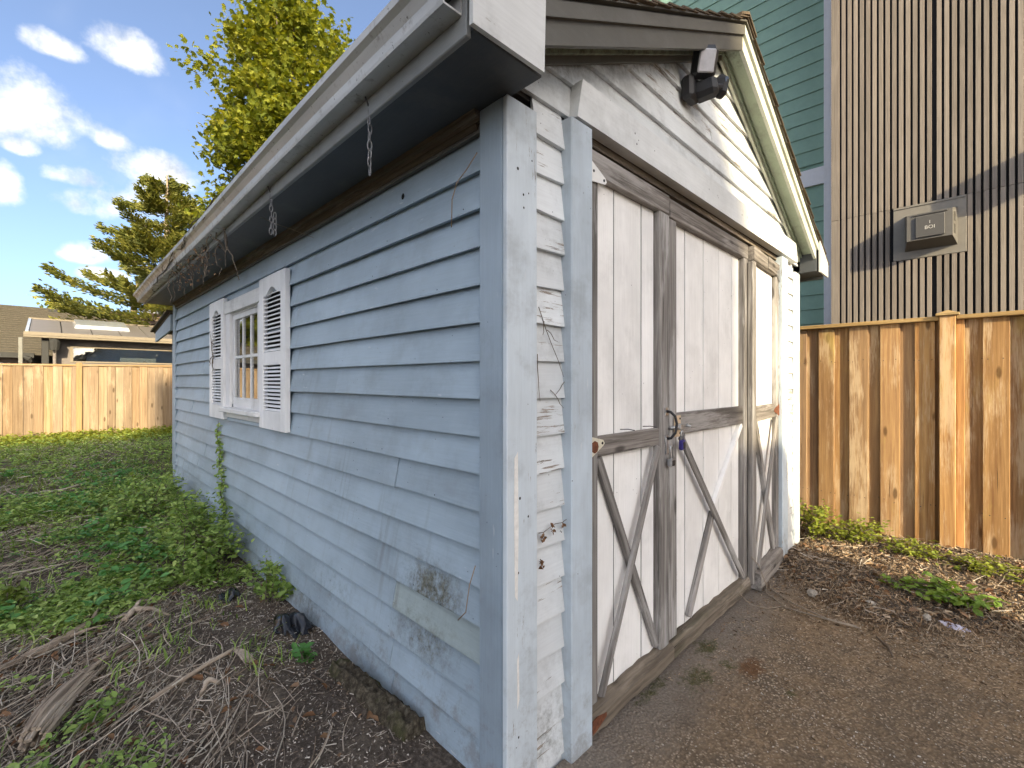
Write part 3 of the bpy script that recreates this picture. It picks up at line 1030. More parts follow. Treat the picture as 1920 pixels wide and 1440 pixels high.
for k in range(3):
    for (za, zb_) in ((gz0, zm - .0125), (zm + .0125, gz1)):
        ya, yb = ys[k] + (.0122 if k else 0), ys[k + 1] - (.0122 if k < 2 else 0)
        part(MB().box((.006, ya, za), (.009, yb, zb_)), 'pane', 'glass', win)
# inner screen frame seen through the upper lights
part(MB().box((.09, 2.62, 1.66), (.11, 2.65, 2.0)).box((.09, 2.83, 1.66), (.11, 2.87, 2.0)).box((.0901, 2.62, 1.655), (.11, 2.87, 1.659)), 'inner_frame', 'white', win)


def shutter(ya, yb, lab):
    s = empty('shutter', (-.03, (ya + yb) / 2, 1.65), parent=shed)
    s['label'] = lab
    z0, z1 = 1.125, 2.178
    xo, xi = -.052, -.0175
    st = .085
    part(MB().box((xo, ya, z0), (xi, ya + st, z1), .003), 'stile', 'shutter', s)
    part(MB().box((xo, yb - st, z0), (xi, yb, z1), .003), 'stile', 'shutter', s)
    iy0, iy1 = ya + st, yb - st
    part(MB().box((xo + .001, iy0, z0), (xi, iy1, z0 + .125), .002), 'rail', 'shutter', s)
    part(MB().box((xo + .001, iy0, 1.565), (xi, iy1, 1.655), .002), 'rail', 'shutter', s)
    # arched top rail
    n = 12
    arch = []
    for i in range(n + 1):
        t = i / n
        y = iy0 + (iy1 - iy0) * t
        e = abs(2 * t - 1)
        arch.append((y, 2.045 + .05 * (0.5 + 0.5 * math.cos(math.pi * min(1, e * 1.25)))))
    part(MB().prism([(iy1, z1 - .0005), (iy0, z1 - .0005)] + arch, xo + .001, xi, 'x'), 'top_rail', 'shutter', s)
    part(MB().box((-.0205, iy0, z0 + .125), (-.0178, iy1, 2.1)), 'back_panel', 'slot', s)
    for (za, zb, n) in ((1.252, 1.563, 12), (1.657, 2.075, 14)):
        p = (zb - za) / n
        for i in range(n):
            zc = za + p * (i + .5)
            prof = [(-.048, zc - p * .40), (-.045, zc - p * .46), (-.030, zc + p * .02), (-.032, zc + p * .12)]
            mb = MB()
            vs = [(x, iy0 + .001, z) for x, z in prof] + [(x, iy1 - .001, z) for x, z in prof]
            mb.add(vs, [(0, 1, 2, 3), (7, 6, 5, 4), (0, 4, 5, 1), (1, 5, 6, 2), (2, 6, 7, 3), (3, 7, 4, 0)])
            part(mb, 'slat', 'shutter', s)
    return s


shutter(1.972, 2.487, 'white louvred shutter on the side of the window nearer the doors')
shutter(3.458, 3.948, 'white louvred shutter on the far side of the window, twig caught in it')

# doors ------------------------------------------------------------------------
YP = .018          # plank face
YS = -.014         # stile face


def brace(door, p, q, w, y0, y1, mat='stile'):
    (xa, za), (xb, zb) = p, q
    ln = math.hypot(xb - xa, zb - za)
    mb = MB().box((-w / 2, y0, -ln / 2), (w / 2, y1, ln / 2), .004, .001)
    o = mb.build('brace', M[mat], door, loc=((xa + xb) / 2, 0, (za + zb) / 2), rot=(0, math.atan2(xb - xa, zb - za), 0))
    return o


def door_leaf(name, x0, x1, stL, stR, planks, midz, midh, ztop, zbot, lab, topR=0.0, off=0.0, piv=None):
    d = empty(name, ((x0 + x1) / 2, 0, 0), parent=shed)
    d['label'] = lab
    xs = [x0 + stL] + planks + [x1 - stR]
    for a, c in zip(xs[:-1], xs[1:]):
        e = random.uniform(-.0015, .0015)
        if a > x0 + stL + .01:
            part(MB().box((a - .006, YP + .0045 + off, zbot + .05), (a + .006, YP + .019 + off, ztop - .03)), 'groove', 'groove', d)  # dark strip paints the joint's dirt and its shadow line
        part(MB().box((a + .0045, YP + e + off, zbot + .03), (c - .0045, YP + .02 + off, ztop - .02), .0015), 'plank', 'plank', d)
    part(MB().box((x0 + .02, YP + .030 + off, zbot + .05), (x1 - .02, YP + .036 + off, ztop - .03)), 'backing', 'slot', d)  # black sheet stands for the shade in the plank gaps
    if stL:
        part(MB().box((x0 + .002, YS + off, zbot + .075), (x0 + stL, YP + .02 + off, ztop - .1), .005, .0015), 'stile', 'stile', d)
    if stR:
        part(MB().box((x1 - stR, YS - .003 + off, zbot + .06), (x1 - .003, YP + .02 + off, ztop - .1), .005, .0015), 'stile', 'stile', d)
    part(MB().box((x0 + .002, YS - .004 + off, ztop - .0995), (x1 + topR, YP + .02 + off, ztop), .004, .001), 'top_rail', 'rail', d)
    part(MB().box((x0 + stL + .001, YS + .002 + off, midz - midh / 2), (x1 - stR - .001, YP - .001 + off, midz + midh / 2), .004, .0015), 'middle_rail', 'rail', d)
    return d


def bottom_rail(d, x0, x1, z0, z1, yo, mat='rot'):
    n = 14
    pts = []
    for i in range(n + 1):
        x = x0 + (x1 - x0) * i / n
        w = random.uniform(-.006, .004)
        pts.append((x, w, random.uniform(-.010, .004)))
    vs, fs = [], []
    for (x, w, t) in pts:
        vs += [(x, yo + w, z0 + random.uniform(-.004, .006)), (x, YP - .002, z0), (x, YP - .002, z1 + t + .006), (x, yo + .014 + w, z1 + t), (x, yo + w * .5, z1 - .022 + t * .5)]
    k = 5
    for i in range(n):
        for a in range(k):
            c = (a + 1) % k
            fs.append((i * k + a, (i + 1) * k + a, (i + 1) * k + c, i * k + c))
    fs += [tuple(range(k)), tuple(range(n * k, n * k + k))[::-1]]
    return part(MB().add(vs, fs), 'bottom_rail', mat, d)


d1 = door_leaf('shed_door', .430, 1.155, .090, .100, [.690, .932], 1.175, .085, 2.412, .03, 'narrow white plank door leaf beside the corner with grey X brace')
bottom_rail(d1, .428, 1.16, .022, .103, -.044)
brace(d1, (.535, 1.128), (1.045, .128), .038, -.012, .0165)
brace(d1, (.530, .125), (1.025, 1.130), .038, -.030, -.0125, 'stile')
d2 = door_leaf('shed_door', 1.160, 2.330, .088, .080, [1.412, 1.659, 1.898, 2.115], 1.225, .118, 2.402, .03, 'wide middle white plank door leaf with grey X brace and bolt')
bottom_rail(d2, 1.162, 2.300, .022, .100, -.040)
brace(d2, (1.275, 1.160), (2.215, .130), .042, -.030, -.0125)
brace(d2, (1.420, .135), (1.755, .655), .042, -.011, .0165)
brace(d2, (1.765, .690), (2.235, 1.160), .038, -.011, .0165, 'plank')
d3 = door_leaf('shed_door', 2.338, 3.046, .062, .070, [2.55, 2.77], 1.225, .105, 2.395, .03, 'far white plank door leaf standing slightly ajar in the sun', off=0.0)
bottom_rail(d3, 2.34, 3.02, .015, .125, -.055, 'rail')
brace(d3, (2.42, 1.165), (2.95, .135), .05, -.012, .0165)
brace(d3, (2.42, .135), (2.94, 1.165), .05, -.030, -.0125)
part(MB().box((2.70, -.024, 2.300), (3.046, -.019, 2.392), .002), 'rail_patch', 'rail', d3)
part(MB().box((2.305, -.058, .05), (2.337, -.019, 2.28), .005, .0015), 'astragal', 'stile', d2)
# far leaf swings out a little on its far edge
piv = Vector((3.046, 0, 0))
d3.rotation_euler = (0, 0, R(3.2))
d3.location = piv + Matrix.Rotation(R(3.2), 3, 'Z') @ (d3.location - piv)
part(MB().box((.428, .0, -.02), (3.05, .05, .018)), 'door_sill', 'rot')


def hinge(d, pts, y, mat, screws, extra=None, name='hinge'):
    h = part(MB().prism(pts, y - .004, y, 'y'), name, mat, d)
    s = MB()
    for (x, z) in screws:
        s.add([(x + .006 * math.cos(t), y - .0046, z + .006 * math.sin(t)) for t in np.linspace(0, 6.283, 9)[:-1]], [tuple(range(8))])
    return h


def screw_dots(d, lst, y, r, mat):
    for (x, z) in lst:
        s = MB().prism([(x + r * math.cos(t), z + r * math.sin(t)) for t in np.linspace(0, 6.283, 9)[:-1]], y - .002, y, 'y')
        part(s, 'screw', mat, d)


hinge(d1, [(.428, 2.365), (.438, 2.37), (.560, 2.315), (.572, 2.300), (.560, 2.288), (.428, 2.270)], -.0182, 'white_hinge', [])
screw_dots(d1, [(.440, 2.35), (.440, 2.285), (.475, 2.32), (.55, 2.302)], -.0225, .006, 'dark_iron')
hinge(d1, [(.428, 1.225), (.455, 1.225), (.545, 1.205), (.556, 1.190), (.545, 1.180), (.455, 1.135), (.428, 1.128)], -.0182, 'cream_hinge', [])
screw_dots(d1, [(.482, 1.180)], -.0225, .026, 'rust')
screw_dots(d1, [(.438, 1.205), (.438, 1.148), (.537, 1.192)], -.0225, .006, 'slot')
hinge(d1, [(.430, .082), (.46, .088), (.53, .074), (.53, .06), (.46, .035), (.430, .03)], -.0455, 'rust', [])
hinge(d3, [(3.046, 2.345), (3.03, 2.35), (2.95, 2.325), (2.95, 2.305), (3.03, 2.255), (3.046, 2.25)], -.0245, 'zinc', [])
hinge(d3, [(3.046, 1.27), (3.03, 1.27), (2.92, 1.235), (2.92, 1.215), (3.03, 1.18), (3.046, 1.18)], -.0182, 'rust', [])
# pull handle on leaf one
part(MB().tube([(1.118, -.019, 1.300), (1.122, -.040, 1.297), (1.135, -.058, 1.275), (1.143, -.063, 1.235), (1.138, -.058, 1.190), (1.125, -.040, 1.163), (1.118, -.019, 1.160)], [.008, .007, .0065, .007, .0065, .007, .008], 8), 'pull_handle', 'dark_iron', d1, smooth=True)
part(MB().box((1.098, -.0225, 1.278), (1.140, -.0175, 1.318), .004), 'handle_plate', 'zinc', d1)
part(MB().box((1.098, -.0225, 1.140), (1.140, -.0175, 1.176), .004), 'handle_plate', 'zinc', d1)
part(MB().box((1.104, -.026, 1.085), (1.132, -.0177, 1.165), .003), 'hasp', 'zinc', d1)
# sliding bolt on leaf two
part(MB().box((1.200, -.023, 1.160), (1.275, -.0182, 1.272), .003), 'latch_plate', 'brass_tan', d2)
screw_dots(d2, [(1.262, 1.255), (1.262, 1.178)], -.0232, .006, 'slot')
part(MB().tube([(1.135, -.034, 1.212), (1.335, -.034, 1.218)], .0085, 8), 'bolt', 'zinc', d2, smooth=True)
part(MB().tube([(1.305, -.032, 1.217), (1.315, -.060, 1.212)], .0075, 8), 'bolt', 'zinc', d2, smooth=True)
part(MB().box((1.215, -.048, 1.198), (1.255, -.0232, 1.230), .006), 'bolt_guide', 'zinc', d2)


def padlock(name, c, bw, bh, bd, shackle_h, mat, lab):
    p = empty(name, (c[0], c[1], c[2] - bh))
    tag(p, lab, 'padlock')
    x, y, z = c
    part(MB().box((x - bw / 2, y - bd / 2, z - bh), (x + bw / 2, y + bd / 2, z), .005), 'lock_body', mat, p)
    r = bw * .32
    sh = [(x - r, y, z - .004), (x - r, y, z + shackle_h - r)] + [(x - r * math.cos(t), y, z + shackle_h - r + r * math.sin(t)) for t in (.6, 1.2, 1.57, 1.95, 2.55)] + [(x + r, y, z + shackle_h - r), (x + r, y, z - .004)]
    part(MB().tube(sh, .0042, 7), 'shackle', 'zinc', p, smooth=True)
    part(MB().box((x - bw * .3, y - bd / 2 - .0025, z - bh * .85), (x + bw * .3, y - bd / 2 + .001, z - bh * .2), .001), 'lock_face', 'dark_iron', p)
    return p


padlock('padlock', (1.120, -.045, 1.062), .048, .042, .024, .062, 'zinc', 'grey steel padlock hanging below the pull handle on the shed doors')
padlock('padlock', (1.205, -.062, 1.150), .040, .052, .022, .045, 'purple', 'purple-bodied padlock hanging from the sliding bolt')

# lean-to roof behind the shed
lt = empty('lean_to_shelter', (1.5, 6.6, .2))
tag(lt, 'low grey lean-to roof edge behind the far corner of the shed', 'lean-to')
roofp = [(5.97, 2.325), (7.25, 2.165), (7.25, 2.185), (5.97, 2.345)]
part(MB().prism(roofp, -.09, 3.3, 'x'), 'roof', 'shingle', lt)
part(MB().prism([(5.98, 2.30), (7.22, 2.145), (7.22, 2.164), (5.98, 2.3245)], -.05, 3.2, 'x'), 'roof_deck', 'mould', lt)
part(MB().prism([(5.99, 2.10), (7.15, 2.02), (7.15, 2.146), (5.99, 2.295)], -.045, -.02, 'x'), 'barge_board', 'corner', lt)
part(MB().box((.15, 7.05, .1), (.24, 7.14, 2.16), .004), 'post', 'corner', lt)
part(MB().box((2.9, 7.05, .1), (2.99, 7.14, 2.16), .004), 'post', 'corner', lt)
part(MB().box((.25, 7.06, .1), (2.88, 7.1, 2.0)), 'back_panel', 'siding', lt)

# floodlight with camera on the gable
fl = empty('security_floodlight', (1.40, -.02, 3.06))
tag(fl, 'black security floodlight with camera head mounted on the gable', 'security light')


def rbox(mb, c, size, rot, ch):
    o_ = Vector((1.40, -.02, 3.06))
    c = o_ + (Vector(c) - o_) * 1.12
    size = [q * 1.12 for q in size]
    ch *= 1.12
    t = MB().box((-size[0] / 2, -size[1] / 2, -size[2] / 2), (size[0] / 2, size[1] / 2, size[2] / 2), ch)
    m = Euler(rot).to_matrix()
    return mb.add([tuple(m @ Vector(p) + Vector(c)) for p in t.v], t.f)


part(rbox(MB(), (1.345, -.045, 3.030), (.10, .06, .115), (0, 0, 0), .015), 'mount', 'black_soft', fl)
part(rbox(MB(), (1.385, -.100, 3.025), (.085, .11, .085), (R(-6), 0, R(14)), .02), 'body', 'black_soft', fl)
part(rbox(MB(), (1.335, -.115, 3.125), (.118, .055, .138), (R(22), 0, R(-42)), .022), 'lamp_housing', 'black_plastic', fl)
part(rbox(MB(), (1.316, -.1345, 3.1145), (.078, .012, .096), (R(22), 0, R(-42)), .012), 'lamp_lens', 'lamp_glass', fl)
part(rbox(MB(), (1.425, -.110, 3.095), (.07, .02, .09), (R(10), 0, R(35)), .008), 'reflector_panel', plain('grey_panel', (.32, .33, .37), .35), fl)
part(rbox(MB(), (1.470, -.140, 3.060), (.078, .062, .105), (R(14), 0, R(-22)), .026), 'camera_head', 'black_soft', fl)
part(MB().tube([(1.472, -.165, 3.085), (1.464, -.192, 3.078)], .015, 12), 'camera_lens', 'lens', fl)
part(MB().tube([(1.40, -.15, 3.03), (1.48, -.17, 3.05)], .016, 8), 'camera_arm', 'black_soft', fl)


# chains hanging from the eave
def chain(x, y, ztop, n, lab, loop=False):
    c = empty('hanging_chain', (x, y, ztop))
    tag(c, lab, 'chain', 'chains hanging under the gutter')
    part(MB().tube([(x + .02, y, ztop + .045), (x - .005, y, ztop + .05), (x - .016, y, ztop + .03), (x - .006, y, ztop + .006), (x + .004, y, ztop)], .0032, 6), 'hook', 'dark_iron', c, smooth=True)
    lw, lh = .0075, .019
    z = ztop
    for i in range(n):
        zz = z - i * (lh * 1.55)
        pts = [(lw * math.cos(t), 0, lh * math.sin(t)) for t in np.linspace(0, 2 * math.pi, 11)]
        a = R(90) * (i % 2) + random.uniform(-.3, .3)
        sw = random.uniform(-.002, .002)
        pts = [(x + sw + p[0] * math.cos(a), y + p[0] * math.sin(a), zz - lh + p[2]) for p in pts]
        part(MB().tube(pts, .0024, 5, cap=False), 'link', 'old_chain', c, smooth=True)
    if loop:
        for i in range(4):
            zz = z - (n - 4 + i) * (lh * 1.55) - .006
            pts = [(x + .016 + lw * .9 * math.cos(t), y - .004, zz - lh + lh * math.sin(t)) for t in np.linspace(0, 2 * math.pi, 11)]
            part(MB().tube(pts, .0022, 5, cap=False), 'link', 'old_chain', c, smooth=True)


chain(-.300, .400, 2.432, 8, 'long rusty chain hanging from the gutter nearest the front corner')
chain(-.300, 1.44, 2.425, 7, 'short looped chain hanging under the gutter above the window', True)


# dead vines tangled over the gutter
def crooked(p0, p1, n, amp, sag=0.0):
    p0, p1 = Vector(p0), Vector(p1)
    out = []
    for i in range(n + 1):
        t = i / n
        p = p0.lerp(p1, t)
        if 0 < i < n:
            p = p + Vector([random.uniform(-amp, amp) for _ in range(3)])
        p.z -= sag * 4 * t * (1 - t)
        out.append(p)
    return out


dv = empty('dead_vine', (-.33, 3.0, 2.4))
tag(dv, 'tangle of dead vine hanging over the gutter beyond the window', 'dead vine')
mb = MB()
for _ in range(26):
    y = random.uniform(2.2, 4.3)
    ln = random.uniform(.06, .34)
    x = random.uniform(-.36, -.27)
    p = crooked((x, y, 2.43), (x + random.uniform(-.03, .08), y + random.uniform(-.12, .12), 2.43 - ln), 6, .018)
    mb.tube(p, [.004 * (1 - .7 * i / 6) + .0012 for i in range(7)], 5)
for _ in range(7):
    y = random.uniform(2.0, 3.6)
    p = crooked((-.405, y, 2.50 + random.uniform(0, .05)), (-.30, y + random.uniform(.5, 1.9), 2.42 + random.uniform(-.05, .08)), 9, .03)
    mb.tube(p, .0035, 5)
p = crooked((-.41, 2.1, 2.56), (-.38, 4.7, 2.42), 14, .02)
mb.tube(p, .005, 5)
part(mb, 'stems', 'vine_dead', dv)
mb = MB()
for _ in range(150):
    y = random.choice([2.75, 3.05, 3.25, 3.5]) + random.gauss(0, .10)
    z = 2.42 - abs(random.gauss(0, .10))
    x = random.uniform(-.40, -.25)
    s = random.uniform(.005, .013)
    r = Euler((random.uniform(0, 6), random.uniform(0, 6), 0)).to_matrix()
    mb.add([tuple(r @ Vector(q) * s + Vector((x, y, z))) for q in ((-1, 0, 0), (0, -.5, .2), (1, 0, 0), (0, .5, .1))], [(0, 1, 2, 3)])
part(mb, 'dry_leaves', 'dead_leaf', dv)
part(MB().tube(crooked((-.30, 1.9, 2.45), (-.012, 1.62, 2.30), 6, .004), .0016, 5), 'loose_strand', 'twig', dv)

# ------------------------------------------------------------------ right cedar fence (board on board)
XF = 4.2
rf = empty('cedar_fence', (XF, -.9, 0.05))
tag(rf, 'orange sunlit cedar board-on-board fence with capped post beside the shed', 'fence')
POST = -.975
fz0, fz1 = .02, 1.965


def seg_fence(ya, yb):
    # back layer, then front layer over its gaps
    w = .185
    gap = .236
    y = ya - .005
    while y > yb:
        part(MB().box((XF + .030, y - w, fz0 + random.uniform(-.01, .03)), (XF + .048, y, fz1), .003), 'board', 'cedar', rf)
        y -= gap
    y = ya + .085
    while y > yb + .03:
        ww = random.uniform(.125, .150)
        y2 = max(y - ww, yb)
        t = random.uniform(-.004, .004)
        b_ = MB().box((XF - .001 + t, y2, fz0 + random.uniform(-.01, .02)), (XF + .018 + t, min(y, ya), fz1), .003)
        part(b_, 'board', 'cedar', rf)
        y -= gap + random.uniform(-.012, .012)


seg_fence(3.4, POST + .05)
seg_fence(POST - .05, -3.4)
part(MB().box((XF - .055, POST - .05, 0), (XF + .045, POST + .05, 2.00), .005), 'post', 'cedar', rf)
cp = MB().box((XF - .078, POST - .073, 2.0005), (XF + .068, POST + .073, 2.022), .004)
part(cp, 'post_cap', 'cedar_y', rf)
b = XF - .005
part(MB().add([(b - .06, POST - .06, 2.0225), (b + .06, POST - .06, 2.0225), (b + .06, POST + .06, 2.0225), (b - .06, POST + .06, 2.0225), (b, POST, 2.052)], [(3, 2, 1, 0), (0, 1, 4), (1, 2, 4), (2, 3, 4), (3, 0, 4)]), 'post_cap', 'cedar_y', rf)
for (ya, yb) in ((3.4, POST + .051), (POST - .051, -3.4)):
    part(MB().box((XF - .045, yb, fz1 + .001), (XF + .065, ya, fz1 + .036), .005), 'cap_rail', 'cedar_y', rf)
    part(MB().box((XF + .049, yb, .35), (XF + .09, ya, .44), .003), 'back_rail', 'cedar_y', rf)
    part(MB().box((XF + .049, yb, 1.6), (XF + .09, ya, 1.69), .003), 'back_rail', 'cedar_y', rf)

nb = MB()
for o in [c for c in rf.children if c.name.startswith('board')]:
    vx = [v.co for v in o.data.vertices]
    ymid, yw, xf = (min(v.y for v in vx) + max(v.y for v in vx)) / 2, max(v.y for v in vx) - min(v.y for v in vx), min(v.x for v in vx)
    if yw < .06:
        continue
    for z in (.39, 1.64):
        for sg in (-.28, .28):
            yy, zz = ymid + sg * yw + random.uniform(-.01, .01), z + random.uniform(-.015, .015)
            nb.add([(xf - .0006, yy + .0042 * math.cos(t), zz + .0042 * math.sin(t)) for t in (0, 1.05, 2.1, 3.14, 4.2, 5.24)], [tuple(range(6))])
tag(part(nb, 'nail_heads', 'dark_iron', rf), kind='stuff')

# ------------------------------------------------------------------ neighbour's slatted block and green house
nh = empty('slatted_house', (7.6, -1.5, 0))
tag(nh, 'modern house with tan vertical batten wall and green lap siding behind the cedar fence', 'house')
XT, YT0, YT1, HT = 7.0, .352, -6.5, 11.0
part(MB().box((XT + .045, YT1, 0), (XT + 3.5, YT0 - .012, HT)), 'wall_core', 'batten_dark', nh)
bm = {}
SEAM = 3.800
y = YT0
k = 0
VY0, VY1, VZ0, VZ1 = -1.066, -.356, 3.085, 3.792          # vent plate
while y > YT1:
    w = .0455 if k else .10
    if k == 15:
        y -= .022                                         # wider joint between panels
    spans = [(0.0, SEAM - .002), (SEAM + .002, HT)]
    if y - w < VY1 - .004 and y > VY0 + .004:
        spans = [(0.0, VZ0 - .004), (SEAM + .002, HT)]
    for (za, zb_) in spans:
        key = (round(w, 3), za, zb_)
        if key not in bm:
            me = bpy.data.meshes.new('batten')
            mb = MB().box((0, -w, za), (.044, 0, zb_), .002)
            me.from_pydata(mb.v, [], mb.f)
            me.materials.append(M['batten'])
            bm[key] = me
        o = bpy.data.objects.new('batten', bm[key])
        COL.objects.link(o)
        o.parent = nh
        o.matrix_parent_inverse = wmat(nh).inverted()
        o.location = (XT, y, 0)
    y -= w + .0255
    k += 1
# vent hood
vt = empty('wall_vent', (XT, -.71, 3.44), parent=nh)
vt['label'] = 'boxy metal wall vent with a square cover plate'
part(MB().box((XT - .006, VY0, VZ0), (XT + .03, VY1, VZ1), .003), 'back_plate', 'taupe', vt)
part(MB().box((XT - .016, VY0, VZ1 - .022), (XT - .0065, VY1, VZ1 + .004), .002), 'drip_flashing', 'taupe', vt)
by0, by1, bz0, bz1 = -.985, -.475, 3.19, 3.66
f0, f1, g0, g1 = -.945, -.515, 3.265, 3.60
PV = .25
vs = [(XT - .0065, by0, bz0), (XT - .0065, by1, bz0), (XT - .0065, by1, bz1), (XT - .0065, by0, bz1), (XT - PV, f0, g0), (XT - PV, f1, g0), (XT - PV, f1, g1), (XT - PV, f0, g1)]
part(MB().add(vs, [(0, 1, 5, 4), (1, 2, 6, 5), (2, 3, 7, 6), (3, 0, 4, 7), (7, 6, 5, 4), (0, 3, 2, 1)]), 'hood', 'hood_metal', vt)
part(MB().box((XT - PV - .020, -.875, 3.29), (XT - PV - .001, -.60, 3.555), .004), 'cover_plate', 'taupe_dark', vt)
part(MB().box((XT - PV - .012, -.90, 3.575), (XT - PV - .001, -.57, 3.59), .002), 'cover_lip', 'taupe_dark', vt)
sl = MB()
for zz in (3.30, 3.455):
    for t in (.30, .48):
        x = XT - PV * (1 - t)
        ys_ = f0 + (by0 - f0) * t - .0015
        sl.box((x - .008, ys_ - .001, zz), (x + .008, ys_ + .004, zz + .115))
part(sl, 'louvre_slots', 'slot', vt)


def lettering(txt, size, loc, rot, mat, parent):
    cu = bpy.data.curves.new('lettering', 'FONT')
    cu.body = txt
    cu.size = size
    cu.align_x = 'CENTER'
    cu.extrude = .0012
    tmp = bpy.data.objects.new('tmp_text', cu)
    COL.objects.link(tmp)
    dg = bpy.context.evaluated_depsgraph_get()
    me = bpy.data.meshes.new_from_object(tmp.evaluated_get(dg))
    bpy.data.objects.remove(tmp)
    me.materials.clear()
    me.materials.append(mat)
    return place('lettering', me, parent, loc, rot)


for t, z in (('I', 3.452), ('BOI', 3.385)):
    lettering(t, .062 if len(t) > 1 else .055, (XT - PV - .022, -.737, z), (R(90), 0, R(-90)), M['letter'], vt)
# unseen box added beyond the frame to throw the long slanting shadow
part(MB().box((XT - .62, -2.75, 4.13), (XT - .001, -2.30, 4.46), .01), 'unseen_shade_box', 'taupe_dark', nh)

# green lap-sided wing set back
XG = 8.2
part(MB().box((XG + .02, YT0 + .001, 0), (XG + 4, 9.0, 11.5)), 'wing_core', 'green', nh)
zb = .2
BAND0, BAND1 = 4.81, 5.13
while zb < 11.3:
    zt = zb + .25
    if not (zt > BAND0 and zb < BAND1):
        for (ya, yb) in ((.67, 3.6), (3.603, 8.9)):
            vs = []
            for yy in (ya, yb):
                vs += [(XG - .014, yy, zb), (XG + .019, yy, zb), (XG + .019, yy, zt + .01), (XG + .004, yy, zt + .01), (XG - .014, yy, zb + .006)]
            part(MB().add(vs, [(0, 1, 2, 3, 4), (9, 8, 7, 6, 5)] + [(i, 5 + i, 5 + (i + 1) % 5, (i + 1) % 5) for i in range(5)]), 'lap_board', 'green', nh)
    zb = zt
part(MB().box((XG - .03, .67, BAND0 + .02), (XG + .019, 8.9, BAND1 - .01), .003), 'belly_band', 'green_trim', nh)
part(MB().box((XG - .04, YT0 + .0012, 0), (XG + .019, .6688, 11.5), .003), 'corner_trim', 'green_trim', nh)

# ------------------------------------------------------------------ left pale fence
YFB = 11.5
lf = empty('pale_board_fence', (-1, YFB, .2))
tag(lf, 'pale new timber board fence at the back of the yard', 'fence')
x = -8.2
post_x = [-7.85, -5.47, -3.09, -.70, 1.69, 4.08]
i = 0
while x < 4.6:
    w = .132
    if True:
        z1_ = 1.765 + .012 * (x + .7)
        yo = 0 if i % 2 else -.018
        part(MB().box((x + .001, YFB + yo, .12), (x + w - .001, YFB + .017 + yo, z1_), .003), 'board', 'pine', lf)
    x += w
    i += 1
for px in post_x:
    part(MB().box((px - .045, YFB - .045, .1), (px + .045, YFB + .045, 1.83 + .012 * (px + .7)), .005), 'post', 'pine_post', lf)
for pa, pb in zip(post_x[:-1], post_x[1:]):
    za, zb_ = 1.766 + .012 * (pa + .7), 1.766 + .012 * (pb + .7)
    part(MB().add([(pa + .046, YFB - .04, za), (pb - .046, YFB - .04, zb_), (pb - .046, YFB + .05, zb_), (pa + .046, YFB + .05, za),
                   (pa + .046, YFB - .04, za + .035), (pb - .046, YFB - .04, zb_ + .035), (pb - .046, YFB + .05, zb_ + .035), (pa + .046, YFB + .05, za + .035)],
                  [(0, 3, 2, 1), (4, 5, 6, 7), (0, 1, 5, 4), (1, 2, 6, 5), (2, 3, 7, 6), (3, 0, 4, 7)]), 'cap_rail', 'pine_x', lf)

# ------------------------------------------------------------------ house behind the pale fence
bh = empty('brown_roofed_house', (0, 19, .2))
tag(bh, 'low house with brown shingle hip roof and pale metal-roofed extension behind the pale fence', 'house')
# main hip roof
ry, rz = 24.2, 4.30
ey, ez = 18.7, 2.30
mb = MB().add([(-9, ey, ez), (4.4, ey, ez), (4.4, 29.6, ez), (-9, 29.6, ez), (-5.5, ry, rz), (1.25, ry, rz), (-9, ey, ez - .05), (4.4, ey, ez - .05), (4.4, 29.6, ez - .05), (-9, 29.6, ez - .05)],
              [(0, 1, 5, 4), (1, 2, 5), (2, 3, 4, 5), (3, 0, 4), (0, 6, 7, 1), (1, 7, 8, 2), (2, 8, 9, 3), (3, 9, 6, 0), (9, 8, 7, 6)])
roof = part(mb, 'main_roof', 'house_roof', bh)
cr = MB()
nrow = 22
for r_ in range(nrow):
    t = r_ / nrow
    yy, zz = ey + (ry - ey) * t, ez + (rz - ez) * t
    xa, xb = -9 + 3.5 * t, 4.4 - 3.15 * t
    cr.box((xa + .05, yy, zz + .002), (xb - .05, yy + .10, zz + .052))
part(cr, 'shingle_courses', 'house_roof', bh)
part(MB().box((-9.05, ey - .06, ez - .14), (-1.45, ey - .001, ez + .01)), 'roof_gutter', 'house_dark', bh)
part(MB().box((-8.6, ey + .5, 0), (-1.5, ey + .6, ez - .05)), 'wall', 'house_wall', bh)
for xx in (-.98, -.02, .82):
    t = .90
    yy, zz = ey + (ry - ey) * t, ez + (rz - ez) * t
    v_ = part(MB().prism([(yy - .12, zz - .02), (yy - .12, zz + .10), (yy + .25, zz + .13), (yy + .25, zz + .05)], xx - .17, xx + .17, 'x'), 'roof_vent', 'house_dark', bh)
pv = part(MB().tube([(-1.42, 20.4, 2.85), (-1.42, 20.4, 3.16)], .075, 10), 'vent_pipe', 'rust', bh)
part(MB().tube([(-1.42, 20.38, 2.82), (-1.42, 20.39, 2.93)], [.17, .09], 12), 'pipe_flashing', 'skylight', bh)
ch = part(MB().box((1.52, 22.0, 2.9), (2.02, 22.5, 4.42), .01), 'chimney', 'brick', bh)
part(MB().box((1.47, 21.95, 4.42), (2.07, 22.55, 4.50), .01), 'chimney_cap', 'house_dark', bh)
part(MB().box((1.50, 21.975, 4.18), (2.04, 22.525, 4.30), .01), 'chimney_band', 'green_trim', bh)
